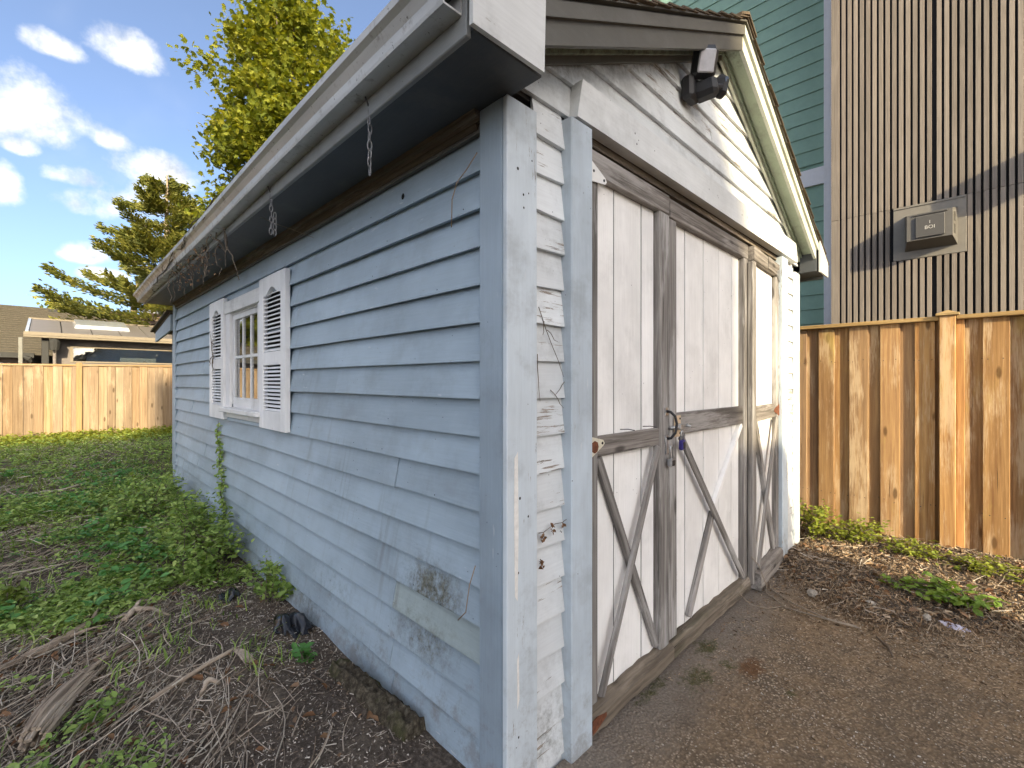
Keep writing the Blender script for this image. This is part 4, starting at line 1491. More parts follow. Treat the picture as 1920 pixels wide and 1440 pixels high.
# extension with metal roof
XE0, XE1 = -1.50, 4.0
eey, eez, ety, etz = 16.0, 2.72, 18.7, 3.30
npan = 9
for i in range(npan):
    xa, xb = XE0 + (XE1 - XE0) * i / npan, XE0 + (XE1 - XE0) * (i + 1) / npan
    part(MB().add([(xa + .012, eey, eez), (xb - .012, eey, eez), (xb - .012, ety, etz), (xa + .012, ety, etz), (xa + .012, eey, eez + .03), (xb - .012, eey, eez + .03), (xb - .012, ety, etz + .03), (xa + .012, ety, etz + .03)],
                  [(0, 3, 2, 1), (4, 5, 6, 7), (0, 1, 5, 4), (1, 2, 6, 5), (2, 3, 7, 6), (3, 0, 4, 7)]), 'roof_panel', 'metal_roof', bh)
part(MB().add([(XE0, eey, eez - .02), (XE1, eey, eez - .02), (XE1, ety, etz - .02), (XE0, ety, etz - .02), (XE0, eey, eez - .002), (XE1, eey, eez - .002), (XE1, ety, etz - .002), (XE0, ety, etz - .002)],
              [(0, 3, 2, 1), (4, 5, 6, 7), (0, 1, 5, 4), (1, 2, 6, 5), (2, 3, 7, 6), (3, 0, 4, 7)]), 'roof_deck', 'house_dark', bh)
part(MB().add([(XE0 - .06, eey - .01, eez - .1), (XE0, eey - .01, eez - .1), (XE0, ety, etz - .1), (XE0 - .06, ety, etz - .1), (XE0 - .06, eey - .01, eez + .05), (XE0, eey - .01, eez + .05), (XE0, ety, etz + .05), (XE0 - .06, ety, etz + .05)],
              [(0, 3, 2, 1), (4, 5, 6, 7), (0, 1, 5, 4), (1, 2, 6, 5), (2, 3, 7, 6), (3, 0, 4, 7)]), 'barge_trim', 'skylight', bh)
part(MB().box((XE0 - .06, ety + .001, etz - .05), (XE1, ety + .06, etz + .07), .005), 'ridge_flashing', 'house_gutter', bh)
part(MB().box((XE0 - .09, eey - .14, eez - .13), (XE1, eey - .012, eez + .015), .012), 'extension_gutter', 'house_gutter', bh)
part(MB().box((XE0 - .09, eey - .155, eez - .075), (XE1, eey - .1405, eez - .045), .004), 'gutter_bead', 'house_gutter', bh)
sk = MB()
sy0, sy1 = 17.1, 18.4
sz = lambda yy: eez + .03 + (etz - eez) * (yy - eey) / (ety - eey)
sk.add([(-.62, sy0, sz(sy0)), (.62, sy0, sz(sy0)), (.62, sy1, sz(sy1)), (-.62, sy1, sz(sy1)), (-.58, sy0 + .04, sz(sy0) + .11), (.58, sy0 + .04, sz(sy0) + .11), (.58, sy1, sz(sy1) + .11), (-.58, sy1, sz(sy1) + .11)],
       [(0, 3, 2, 1), (4, 5, 6, 7), (0, 1, 5, 4), (1, 2, 6, 5), (2, 3, 7, 6), (3, 0, 4, 7)])
part(sk, 'skylight', 'skylight', bh)
part(MB().box((-1.0, eey + .35, .2), (XE1, eey + .45, 1.98)).box((-1.0, eey + .3501, 1.98), (-.72, eey + .45, eez - .02)).box((-.7199, eey + .3502, 2.44), (XE1, eey + .45, eez - .021)).box((2.3, eey + .3503, 1.98), (XE1, eey + .45, 2.4399)), 'extension_wall', 'house_wall', bh)
wn = empty('window', (.6, eey + .35, 2.2), parent=bh)
part(MB().box((-.72, eey + .32, 1.98), (-.66, eey + .42, 2.44)).box((-.66, eey + .3201, 2.39), (2.3, eey + .42, 2.44)).box((-.66, eey + .3202, 1.98), (2.3, eey + .42, 2.02)).box((2.24, eey + .3203, 2.02), (2.3, eey + .42, 2.39)), 'frame', 'house_gutter', wn)
part(MB().box((-.66, eey + .37, 2.02), (2.24, eey + .375, 2.39)), 'pane', 'glass', wn)
part(MB().box((.35, eey + .7, 2.02), (1.2, eey + .72, 2.16)), 'blind', 'green_trim', wn)
part(MB().box((-1.0, eey + .46, .2), (XE1, 18.6, .3)).box((XE1 - .1, eey + .46, .31), (XE1, 18.6, 2.5)).box((-1.0, eey + .46, .31), (-.9, 18.6, 2.5)).box((-.9, 18.5, .31), (XE1 - .1, 18.6, 2.5)), 'extension_interior', 'house_wall', bh)
part(MB().box((-1.27, eey + .05, .2), (-1.13, eey + .19, eez - .02), .01), 'porch_post', 'house_dark', bh)
part(MB().box((-1.06, eey + .05, .2), (-1.001, eey + .19, eez - .02), .01), 'porch_post', 'house_wall', bh)
part(MB().tube([(-1.03, eey - .05, 2.62), (-1.03, eey - .05, 2.50), (-1.03, eey - .05, 2.28)], [.05, .12, .09], 10), 'porch_lantern', 'house_dark', bh)
part(MB().box((-2.5, ey + .49, 1.7), (-1.95, ey + .499, 2.02), .005), 'wall_window', 'green_trim', bh)

lp = empty('garden_lamp_post', (-1.66, 16.6, .2))
tag(lp, 'thin grey post with dark fitting between the pale fence and the brown-roofed house', 'lamp post')
part(MB().box((-1.70, 16.56, .2), (-1.62, 16.64, 2.62), .006), 'post', plain('grey_post', (.20, .20, .18), .6), lp)
part(MB().tube([(-1.60, 16.6, 2.12), (-1.50, 16.6, 2.06), (-1.46, 16.6, 1.98)], [.04, .07, .03], 8), 'fitting', 'house_dark', lp)

# ------------------------------------------------------------------ unseen house and wall added behind the viewpoint to shade the yard
sh_ = empty('unseen_shade_house', (-15, -31, 0))
tag(sh_, 'tall pale house, unseen, added behind the viewpoint to shade the yard', 'house')
yb_, yf_ = -33.0, -29.0
kx, kz = .39, .39
xr = 2.29 + kx * yb_                      # right-hand wall
ztall = 6.0 - kz * yf_
zeave = 2.36 - kz * yb_
xl = -4.0 + kx * yf_
part(MB().box((xl, yb_, 0), (xr, yf_, zeave)), 'wall', 'board_wall', sh_)
top = [(xl, zeave), (xr, zeave), (xr - 1.85, zeave + 3.5), (xr - 1.95, max(ztall, zeave + 3.6)), (xl, max(ztall, zeave + 3.6))]
part(MB().prism([(xl, zeave + .001), (xr, zeave + .001), (xr - 1.5, zeave + 2.9), (xr - 2.4, ztall), (xl, ztall)], yb_, yf_, 'y'), 'mansard_roof', 'house_roof', sh_)  # slope shaped to the shadow edge it throws on the gable
part(MB().box((xl - 9, yb_ + .5, 0), (xl - .001, yf_, 4.35 - kz * yf_)), 'side_wing', 'board_wall', sh_)

gt = empty('unseen_shade_wall', (-2, -14, 0))  # unseen screen, added for its shadow on slab and doors
tag(gt, 'unseen pale wall added behind the viewpoint to shade the slab', 'wall')
gyb, gyf = -12.35, -12.0
gx1 = 3.5 + kx * gyb
gz1_ = .92 - kz * gyf
part(MB().prism([(gx1 - 7, 0), (gx1, 0), (gx1, gz1_ - .45), (gx1 - .3, gz1_), (gx1 - 7, gz1_)], gyb, gyf, 'y'), 'wall', 'board_wall', gt)
part(MB().box((gx1 - 7.1, gyb - .1, gz1_ + .001), (gx1 - .32, gyf, gz1_ + .06)), 'roof', 'house_roof', gt)




# ------------------------------------------------------------------ vegetation helpers
def rand_frames(n, up_bias=.6, rng=RNG):
    """random orthonormal frames (u along the leaf, v across it, w its normal)"""
    w = rng.normal(size=(n, 3))
    w /= np.linalg.norm(w, axis=1)[:, None]
    w[:, 2] = np.abs(w[:, 2]) + up_bias
    w /= np.linalg.norm(w, axis=1)[:, None]
    u = rng.normal(size=(n, 3))
    u -= w * (u * w).sum(1)[:, None]
    u /= np.linalg.norm(u, axis=1)[:, None]
    v = np.cross(w, u)
    return u, v, w


def leaf_mesh(pos, size, u, v, w, outline, faces):
    """outline: (k,3) local leaf points (along, across, up)"""
    n, k = len(pos), len(outline)
    P = (pos[:, None, :] + size[:, None, None] * (outline[None, :, 0, None] * u[:, None, :] + outline[None, :, 1, None] * v[:, None, :] + outline[None, :, 2, None] * w[:, None, :]))
    F = (np.asarray(faces)[None, :, :] + (np.arange(n) * k)[:, None, None]).reshape(-1, len(faces[0]))
    return P.reshape(-1, 3), F


MAPLE = np.array([(-.5, 0, 0), (-.35, .22, .05), (-.12, .52, .02), (.02, .30, .05), (.22, .58, -.06), (.22, .22, .04), (.6, 0, -.08), (.22, -.22, .04), (.22, -.58, -.06), (.02, -.30, .05), (-.12, -.52, .02), (-.35, -.22, .05)])
MAPLE_F = [(0, 1, 11), (1, 2, 3), (1, 3, 5), (3, 4, 5), (5, 6, 7), (7, 8, 9), (9, 10, 11), (11, 9, 7), (1, 5, 7), (1, 7, 11)]
OVAL = np.array([(-.5, 0, 0), (-.15, .30, .07), (.25, .24, .04), (.6, 0, -.08), (.25, -.24, .04), (-.15, -.30, .07)])
OVAL_F = [(0, 1, 2, 3), (0, 3, 4, 5)]


def tree_broad(name, base, height, crown_c, crown_r, nclump, nleaf, lsize, lab, group, mat='maple_leaf', seed=1):
    rng = np.random.default_rng(seed)
    t = empty(name, base)
    tag(t, lab, 'tree', group)
    b = np.array(base)
    cc = np.array(crown_c)
    r = np.array(crown_r)
    # clump centres through the crown, more toward the outside
    d = rng.normal(size=(nclump, 3))
    d /= np.linalg.norm(d, axis=1)[:, None]
    rad = rng.uniform(.25, 1.0, nclump) ** .55
    cl = cc + d * rad[:, None] * r * rng.uniform(.82, 1.12, (nclump, 1))
    mb = MB()
    tops = Vector((cc[0], cc[1], cc[2] + r[2] * .35))
    bv = Vector(base)
    trunk = [bv, bv.lerp(tops, .25) + Vector((.1, .05, 0)), bv.lerp(tops, .5) + Vector((-.08, .05, 0)), bv.lerp(tops, .75), tops]
    mb.tube(trunk, [.24, .20, .15, .10, .04], 9)
    for c in cl[::3]:
        k = rng.uniform(.35, .85)
        p0 = bv.lerp(tops, k)
        p1 = Vector(c)
        mid = p0.lerp(p1, .55) + Vector((0, 0, .25))
        mb.tube([p0, mid, p1], [.055 * (1.2 - k), .03, .008], 5)
    mb.build('trunk', M['bark'], t)
    which = rng.integers(0, nclump, nleaf)
    cs = rng.uniform(.28, .62, nclump)
    pos = cl[which] + rng.normal(size=(nleaf, 3)) * cs[which][:, None] * np.array([.62, .62, .5])
    u, v, w = rand_frames(nleaf, .5, rng)
    # leaves tip downward and face outward a little
    u[:, 2] -= .35
    u /= np.linalg.norm(u, axis=1)[:, None]
    v = np.cross(w, u)
    v /= np.linalg.norm(v, axis=1)[:, None]
    sz = lsize * rng.uniform(.6, 1.25, nleaf)
    P, F = leaf_mesh(pos, sz, u, v, w, MAPLE, MAPLE_F)
    raw('crown', P, F, M[mat], t)
    return t


tree_broad('maple_tree', (4.5, 15.0, .25), 14, (4.45, 14.8, 8.8), (2.35, 2.4, 5.9), 240, 40000, .155, 'tall yellow-green maple rising behind the shed roof', None, seed=5)
tree_broad('leafy_tree', (-6.8, 20.5, .25), 7, (-6.8, 20.5, 4.6), (2.8, 2.4, 2.6), 60, 5000, .26, 'leafy tree beyond the pale fence reflected in the shed window', None, seed=9)


def conifer(name, base, height, spread, lab, seed=2, nb=120, hmin=.3):
    rng = np.random.default_rng(seed)
    t = empty(name, base)
    tag(t, lab, 'tree')
    mb = MB()
    bv = Vector(base)
    mb.tube([bv, bv + Vector((.05, 0, height * .4)), bv + Vector((0, .05, height * .75)), bv + Vector((0, 0, height))], [.22, .16, .09, .02], 8)
    br = MB()
    P_, U_ = [], []
    for i in range(nb):
        h = rng.uniform(hmin, .99)
        z = base[2] + height * h
        az = rng.uniform(0, 2 * math.pi)
        ln = spread * (1 - h) ** .75 * rng.uniform(.65, 1.15) + .18
        dr = np.array([math.cos(az), math.sin(az), 0])
        p0 = np.array([base[0], base[1], z])
        rise = rng.uniform(-.16, .36)
        pts = [p0 + dr * ln * s + np.array([0, 0, ln * (rise * s - .10 * s * s + .16 * s ** 4)]) for s in (0, .35, .7, 1.0)]
        br.tube(pts, [.035 * (1 - h) + .012, .022, .012, .005], 5)
        ns = int(50 + 230 * ln)
        s = rng.uniform(.12, 1.04, ns) ** .8
        side = rng.choice([-1, 1], ns)
        wid = ln * .34 * (1.12 - s) * rng.uniform(.05, 1, ns)
        perp = np.array([-dr[1], dr[0], 0])
        base_p = p0 + dr * (ln * s)[:, None] + np.array([0, 0, 1.0]) * (ln * (rise * s - .10 * s * s + .16 * s ** 4))[:, None]
        pos = base_p + perp * (side * wid)[:, None] + rng.normal(size=(ns, 3)) * np.array([.04, .04, .075])
        udir = dr * rng.uniform(.5, 1, ns)[:, None] + perp * (side * rng.uniform(.2, .9, ns))[:, None] + np.array([0, 0, 1.0]) * rng.uniform(-.1, .65, ns)[:, None]
        P_.append(pos)
        U_.append(udir)
    mb.build('trunk', M['pale_bark'], t)
    br.build('boughs', M['bark'], t)
    pos = np.concatenate(P_)
    u = np.concatenate(U_)
    u /= np.linalg.norm(u, axis=1)[:, None]
    n = len(pos)
    w = rng.normal(size=(n, 3))
    w[:, 2] += .8
    w -= u * (u * w).sum(1)[:, None]
    w /= np.linalg.norm(w, axis=1)[:, None]
    v = np.cross(w, u)
    sz = rng.uniform(.09, .20, n)
    # a needled twig tip: two crossed blades
    TW = np.array([(-.5, 0, 0), (0, .17, .02), (.55, 0, 0), (0, -.17, .02), (-.5, 0, -.02), (0, 0, .17), (.55, 0, .02), (0, 0, -.15)])
    P, F = leaf_mesh(pos, sz, u, v, w, TW, [(0, 1, 2, 3), (4, 5, 6, 7)])
    raw('crown', P, F, M['needle'], t)
    return t


conifer('fir_tree', (1.85, 19.3, .25), 8.6, 4.2, 'dark green fir with spreading boughs behind the shed gutter', 4, 88, .36)
conifer('young_fir_tree', (3.6, 23.6, .25), 6.6, 2.2, 'smaller fir half hidden behind the chimney of the brown-roofed house', 8, 50)
# bare pale trunk by the chimney
tr = MB().tube([(1.05, 20.8, 2.6), (1.08, 20.8, 4.3), (1.06, 20.8, 4.9)], [.12, .10, .085], 9)
tr.tube([(1.07, 20.8, 4.8), (1.35, 20.8, 5.4), (1.9, 20.8, 6.0)], [.06, .045, .02], 7)
tag(tr.build('bare_trunk', M['pale_bark']), 'bare pale cut trunk standing beside the chimney', 'tree')


def shrub(name, c, r, n, lsize, mat, lab, cat='shrub', group=None, outline=OVAL, stems=10, seed=0, ground=None):
    rng = np.random.default_rng(seed + 100)
    t = empty(name, c)
    tag(t, lab, cat, group)
    mb = MB()
    tips = []
    c = np.array(c, float)
    r = np.array(r, float)
    for i in range(stems):
        d = rng.normal(size=3)
        d[2] = abs(d[2]) + .2
        d /= np.linalg.norm(d)
        e = c + d * r * rng.uniform(.7, 1.05)
        m = c + (e - c) * .5 + rng.normal(size=3) * r * .08 + np.array([0, 0, r[2] * .15])
        s = c + np.array([rng.normal() * r[0] * .25, rng.normal() * r[1] * .25, 0])
        mb.tube([s, m, e], [.006 * max(.5, lsize * 12), .004, .0015], 4)
        tips += [(s, m, e)]
    mb.build('stems', M['vine_dead'], t)
    k = rng.integers(0, stems, n)
    s = rng.uniform(.2, 1.0, n) ** .7
    T = np.array(tips)
    a, b_, e = T[k, 0], T[k, 1], T[k, 2]
    pos = ((1 - s) ** 2)[:, None] * a + (2 * s * (1 - s))[:, None] * b_ + (s * s)[:, None] * e + rng.normal(size=(n, 3)) * r * .09
    u, v, w = rand_frames(n, 1.0, rng)
    P, F = leaf_mesh(pos, lsize * rng.uniform(.5, 1.25, n), u, v, w, outline, OVAL_F)
    raw('leaves', P, F, M[mat], t)
    return t


tree_broad('distant_shrub', (-.5, 25.5, .3), 4, (-.5, 25.8, 4.2), (.9, .8, .75), 26, 1400, .17, 'light green shrub top showing above the brown roof ridge', None, seed=21)

# bramble against the shed wall and its climbing shoot
shrub('bramble_bush', (-.30, 3.15, .08), (.34, .64, .48), 2200, .040, 'weed', 'green bramble bush growing against the blue wall below the window', stems=46, seed=1)
shrub('bramble_bush', (-.40, 4.65, .10), (.40, .85, .46), 1700, .045, 'weed', 'green bramble bush against the far end of the blue wall', stems=40, seed=2)
shrub('wall_seedling', (-.10, 2.06, .02), (.16, .17, .30), 330, .042, 'weed', 'small leafy seedling at the foot of the blue wall beside bare soil', 'plant', stems=12, seed=3)
shrub('leafy_sprout', (-.215, 1.255, .01), (.075, .09, .13), 46, .060, 'sprout', 'bright green leafy sprout alone on the bare soil', 'plant', stems=9, seed=4)
shrub('fern_tuft', (-1.27, 3.10, .05), (.10, .12, .16), 150, .050, 'fern', 'yellow-green fern tuft at the left edge of the yard', 'plant', stems=11, seed=6)
cv = empty('climbing_vine', (-.03, 3.72, .2))
tag(cv, 'thin green vine climbing the blue wall up to the far shutter', 'vine')
st = [Vector((-.035, 3.50 + .04 * math.sin(i * 1.1) + .23 * (i / 22), .15 + i * .043)) for i in range(23)]
mb = MB().tube(st, [.0045 - .0025 * i / 22 for i in range(23)], 5)
part(mb, 'stem', 'vine_dead', cv)
rng = np.random.default_rng(33)
n = 330
kk = (rng.uniform(0, 1, n) ** 1.5 * 22).astype(int)
pos = np.array([tuple(st[i]) for i in kk]) + rng.normal(size=(n, 3)) * np.array([.018, .055, .05]) * (1.25 - kk / 26.0)[:, None]
pos[:, 0] = np.minimum(pos[:, 0], -.02)
u, v, w = rand_frames(n, .3, rng)
w[:, 0] -= .7
w /= np.linalg.norm(w, axis=1)[:, None]
u -= w * (u * w).sum(1)[:, None]
u /= np.linalg.norm(u, axis=1)[:, None]
P, F = leaf_mesh(pos, .042 * rng.uniform(.5, 1.2, n), u, np.cross(w, u), w, OVAL, OVAL_F)
raw('leaves', P, F, M['weed'], cv)

# plants on the right
shrub('weed_clump', (3.80, -.12, .06), (.18, .26, .36), 520, .042, 'weed_sun', 'tall sunlit weed clump at the fence foot beside the shed corner', 'plant', 'weeds along the cedar fence', stems=22, seed=11)
shrub('weed_clump', (3.86, -.44, .06), (.20, .30, .23), 640, .036, 'weed_sun', 'low yellow-green weed mound in the middle of the sunlit fence foot', 'plant', 'weeds along the cedar fence', stems=26, seed=12)
shrub('weed_clump', (3.80, -.76, .06), (.20, .24, .15), 440, .032, 'weed_sun', 'low sparse weed tuft at the fence foot just before the capped post', 'plant', 'weeds along the cedar fence', stems=22, seed=13)
shrub('weed_clump', (3.72, -1.22, .06), (.22, .34, .11), 460, .034, 'weed_sun', 'flat green weed mat at the fence foot past the capped post', 'plant', 'weeds along the cedar fence', stems=26, seed=14)
shrub('celandine_clump', (3.02, -1.06, .03), (.22, .30, .13), 300, .052, 'celandine', 'bright green round-leaved clump on the mulch in front of the fence', 'plant', stems=26, seed=15)
shrub('celandine_clump', (3.09, -.80, .03), (.12, .16, .08), 90, .042, 'celandine', 'small green sprig beside the bigger round-leaved clump on the mulch', 'plant', stems=10, seed=16)


# ------------------------------------------------------------------ ground cover and litter (uncountable)
def scatter(n, xr, yr, dens, rng):
    xs_, ys_ = [], []
    m = 0
    while m < n:
        x = rng.uniform(*xr, n * 2)
        y = rng.uniform(*yr, n * 2)
        k = rng.uniform(0, 1, n * 2) < dens(x, y)
        xs_.append(x[k])
        ys_.append(y[k])
        m += k.sum()
    return np.concatenate(xs_)[:n], np.concatenate(ys_)[:n]


def in_yard(x, y):
    return ((x < -.03) | (y > 5.95)) & (y < 11.4)


def green_density(x, y):
    n1 = vnoise(x, y, 1.5, 6) * .6 + vnoise(x, y, 4.2, 7) * .4
    d = sstep(.45, .64, n1 + .16 * sstep(2.0, 5.5, y) * sstep(-3.5, -1.0, x))
    bare = np.exp(-(((x + .30) / .70) ** 2 + ((np.maximum(y, 1.5) - 1.5) / 1.0) ** 2) * .9)
    d = d * (1 - np.clip(bare * 1.45, 0, 1))
    d = d + .35 * sstep(2.8, 4.2, y) * sstep(-1.6, -.6, x)
    d = d * (1 - .8 * sstep(.3, 1.0, np.exp(-((x + 1.9) ** 2 / .5 + (y - 6.3) ** 2 / 1.2))))
    return np.clip(d, 0, 1) * in_yard(x, y)


def build_ground_cover():
    rng = np.random.default_rng(12)
    px, py = [], []
    for (n, xr, yr) in ((1700, (-1.9, 0), (.3, 3.2)), (4200, (-2.6, 0), (2.6, 6)), (3600, (-4.5, 1.2), (5.0, 11.4)), (500, (-2.2, -.9), (.6, 2.2))):
        a, b_ = scatter(n, xr, yr, green_density, rng)
        px.append(a)
        py.append(b_)
    x, y = np.concatenate(px), np.concatenate(py)
    n = len(x)
    k = 7
    X = np.repeat(x, k) + rng.normal(size=n * k) * .035
    Y = np.repeat(y, k) + rng.normal(size=n * k) * .035
    hgt = np.repeat(rng.uniform(.02, .11, n) * (1 + .6 * sstep(3, 6, y)), k)
    Z = gz(X, Y) + hgt * rng.uniform(.25, 1.0, n * k)
    u, v, w = rand_frames(n * k, 1.3, rng)
    sz = np.repeat(rng.uniform(.018, .040, n), k) * rng.uniform(.6, 1.2, n * k) * (1 + .35 * sstep(4, 9, Y))
    P, F = leaf_mesh(np.stack([X, Y, Z], 1), sz, u, v, w, OVAL, OVAL_F)
    o = raw('ground_cover', P, F, M['weed'])
    tag(o, 'low green weeds spreading over the yard beside the shed', None, kind='stuff')
    # sunlit weeds in front of the far fence
    a, b_ = scatter(1300, (-3.4, 1.0), (10.3, 11.45), lambda x, y: .35 + .65 * (y > 10.9), rng)
    k = 6
    X = np.repeat(a, k) + rng.normal(size=len(a) * k) * .04
    Y = np.minimum(np.repeat(b_, k) + rng.normal(size=len(a) * k) * .04, 11.46)
    Z = gz(X, Y) + np.repeat(rng.uniform(.03, .22, len(a)) ** 1.0, k) * rng.uniform(.2, 1, len(X))
    u, v, w = rand_frames(len(X), .8, rng)
    P, F = leaf_mesh(np.stack([X, Y, Z], 1), rng.uniform(.035, .07, len(X)), u, v, w, OVAL, OVAL_F)
    tag(raw('fence_weeds', P, F, M['weed_sun']), 'sunlit weeds along the foot of the pale fence', None, kind='stuff')


build_ground_cover()


def broad_weeds():
    rng = np.random.default_rng(91)
    x, y = scatter(520, (-2.4, -.1), (1.6, 7.5), lambda x, y: green_density(x, y) * (.2 + .8 * vnoise(x, y, 2.2, 31)), rng)
    k = 5
    n = len(x)
    X = np.repeat(x, k) + rng.normal(size=n * k) * .035
    Y = np.repeat(y, k) + rng.normal(size=n * k) * .035
    Z = gz(X, Y) + np.repeat(rng.uniform(.05, .16, n), k) * rng.uniform(.6, 1.0, n * k)
    u, v, w = rand_frames(n * k, 1.2, rng)
    P, F = leaf_mesh(np.stack([X, Y, Z], 1), rng.uniform(.035, .07, n * k), u, v, w, OVAL, OVAL_F)
    tag(raw('broad_weeds', P, F, M['sprout']), 'broader bright leaves standing above the yard weeds', None, kind='stuff')


broad_weeds()


def grass_blades(n, xr, yr, dens, hmin, hmax, mat, name, lab, seed):
    rng = np.random.default_rng(seed)
    x, y = scatter(n, xr, yr, dens, rng)
    th = rng.uniform(0, 2 * np.pi, n)
    h = rng.uniform(hmin, hmax, n)
    ln = rng.uniform(.3, 1.1, n) * h
    wd = rng.uniform(.0025, .0055, n)
    dx, dy = np.cos(th), np.sin(th)
    z = gz(x, y)
    pts = []
    for s, w_ in ((0, 1.0), (.5, .8), (1.0, .08)):
        cx, cy, cz = x + dx * ln * s * s, y + dy * ln * s * s, z + h * (s - .25 * s * s)
        for sg in (-1, 1):
            pts.append(np.stack([cx - dy * wd * w_ * sg, cy + dx * wd * w_ * sg, cz], 1))
    V = np.stack(pts, 1).reshape(-1, 3)
    b_ = (np.arange(n) * 6)[:, None]
    F = np.concatenate([b_ + np.array([[0, 1, 3, 2]]), b_ + np.array([[2, 3, 5, 4]])])
    tag(raw(name, V, F, M[mat]), lab, None, kind='stuff')


def strands(n, xr, yr, dens, lmin, lmax, rad, mat, name, lab, ang=None, spread=.5, lift=.012, segs=3, seed=0, zoff=0.0, bend=.12):
    rng = np.random.default_rng(seed + 50)
    x, y = scatter(n, xr, yr, dens, rng)
    L = rng.uniform(lmin, lmax, n) * rng.uniform(.5, 1, n)
    th = rng.uniform(0, 2 * np.pi, n) if ang is None else ang + rng.normal(size=n) * spread
    r = rad * rng.uniform(.5, 1.5, n)
    m = segs + 1
    s = np.linspace(-.5, .5, m)
    bnd = rng.normal(size=n) * bend
    dx, dy = np.cos(th), np.sin(th)
    cx = x[:, None] + L[:, None] * (s[None] * dx[:, None] - bnd[:, None] * (1 - 4 * s[None] ** 2) * .5 * dy[:, None])
    cy = y[:, None] + L[:, None] * (s[None] * dy[:, None] + bnd[:, None] * (1 - 4 * s[None] ** 2) * .5 * dx[:, None])
    cz = gz(cx, cy) + zoff + r[:, None] + np.abs(rng.normal(size=n))[:, None] * lift * (1 + 1.2 * s[None] * rng.choice([-1, 1], n)[:, None])
    C = np.stack([cx, cy, cz], -1)                                 # n,m,3
    nrm = np.stack([-dy, dx, np.zeros(n)], -1)
    up = np.array([0, 0, 1.0])
    ring = []
    for a in (math.pi / 2, math.pi * 7 / 6, math.pi * 11 / 6):
        ring.append(C + (math.cos(a) * nrm[:, None, :] + math.sin(a) * up) * r[:, None, None] * np.linspace(1.1, .6, m)[None, :, None])
    V = np.stack(ring, 2).reshape(-1, 3)                            # n,m,3ring
    F = []
    base = (np.arange(n) * m * 3)[:, None]
    for i in range(segs):
        for a in range(3):
            c = (a + 1) % 3
            F.append(base + np.array([[i * 3 + a, i * 3 + c, i * 3 + 3 + c, i * 3 + 3 + a]]))
    F = np.concatenate(F, 0)
    o = raw(name, V, F, M[mat])
    tag(o, lab, None, kind='stuff')
    return o


def soilish(x, y):
    return (.30 + .7 * (1 - green_density(x, y))) * in_yard(x, y) * (.25 + .75 * vnoise(x, y, 1.8, 15))


grass_blades(5200, (-4.2, .8), (3.0, 11.4), lambda x, y: in_yard(x, y) * sstep(.45, .7, vnoise(x, y, 1.9, 22)), .05, .17, 'fern', 'yard_grass', 'tufts of yellow-green grass through the yard weeds', 61)
grass_blades(900, (-2.0, -.05), (1.2, 3.6), lambda x, y: in_yard(x, y) * sstep(.5, .75, vnoise(x, y, 2.6, 23)), .04, .12, 'weed', 'yard_grass', 'sparse grass blades near the bare soil', 62)
AX = math.radians(62)
strands(2400, (-2.2, -.06), (.5, 4.2), lambda x, y: soilish(x, y) * sstep(-.25, -.95, x), .10, .55, .0024, 'straw', 'dry_stalks', 'dry pale weed stalks lying over the soil', AX, .38, .022, 4, 1)
strands(3400, (-3.8, 0), (3.5, 10.8), soilish, .15, .60, .0034, 'straw', 'dry_stalks', 'dry pale weed stalks lying across the far yard', AX, .55, .03, 3, 2)
strands(3600, (-1.7, -.02), (.35, 3.0), lambda x, y: in_yard(x, y) * (.15 + .85 * vnoise(x, y, 3, 8)), .01, .07, .0017, 'slivers', 'twig_litter', 'short twig and bark slivers strewn on the soil', None, .5, .004, 2, 3)
strands(9000, (-1.7, -.02), (.35, 3.0), lambda x, y: in_yard(x, y) * (.2 + .8 * vnoise(x, y, 4, 9)), .003, .014, .0024, 'slivers', 'soil_grit', 'grit and tiny chips on the dark soil', None, .5, .002, 1, 4)


def mulch_d(x, y):
    return sstep(-.08, .10, x - mulch_line(y)) * (x < 4.17) * ((x > 3.68) | (y < -.04)) * (.45 + .55 * vnoise(x, y, 3, 11))


strands(14000, (2.2, 4.17), (-2.2, 1.2), mulch_d, .006, .030, .0032, 'chips', 'bark_mulch', 'bark chip mulch strip between slab and cedar fence', None, .5, .007, 1, 5)
strands(420, (2.2, 4.17), (-2.2, .6), mulch_d, .05, .2, .0018, 'straw', 'mulch_straw', 'dry straw strewn through the bark mulch', math.radians(-60), .7, .015, 3, 6)


strands(1500, (2.0, 4.17), (-2.2, 1.2), mulch_d, .02, .06, .0065, 'chips', 'bark_pieces', 'larger bark pieces lying through the mulch strip', None, .5, .006, 1, 15)
strands(900, (1.7, 3.4), (-2.2, -.05), lambda x, y: np.exp(-((x - mulch_line(y) + .12) / .22) ** 2) * (y < -.08), .006, .04, .003, 'chips', 'spilled_chips', 'bark chips spilled over the slab edge', None, .5, .002, 1, 16, zoff=.036)


def rim_d(x, y):
    d = x - mulch_line(y)
    return np.exp(-(d / .09) ** 2) * (y < -.1) * (x > 1.9)


strands(2600, (2.0, 3.2), (-1.8, -.05), rim_d, .012, .06, .0030, 'chips', 'litter_ridge', 'ridge of rotting litter along the edge of the slab', math.radians(-60), .8, .016, 2, 7)


def pad_d(x, y):
    return (x - mulch_line(y) < .02) * (x > .4) * (y < -.07) * (.25 + .75 * vnoise(x, y, 2.5, 12)) * sstep(.5, 2.2, x)


strands(2600, (.4, 3.0), (-2.2, -.06), pad_d, .008, .035, .0018, 'chips', 'slab_litter', 'scattered bark crumbs on the slab', None, .5, .001, 1, 8, zoff=.037 - .002)


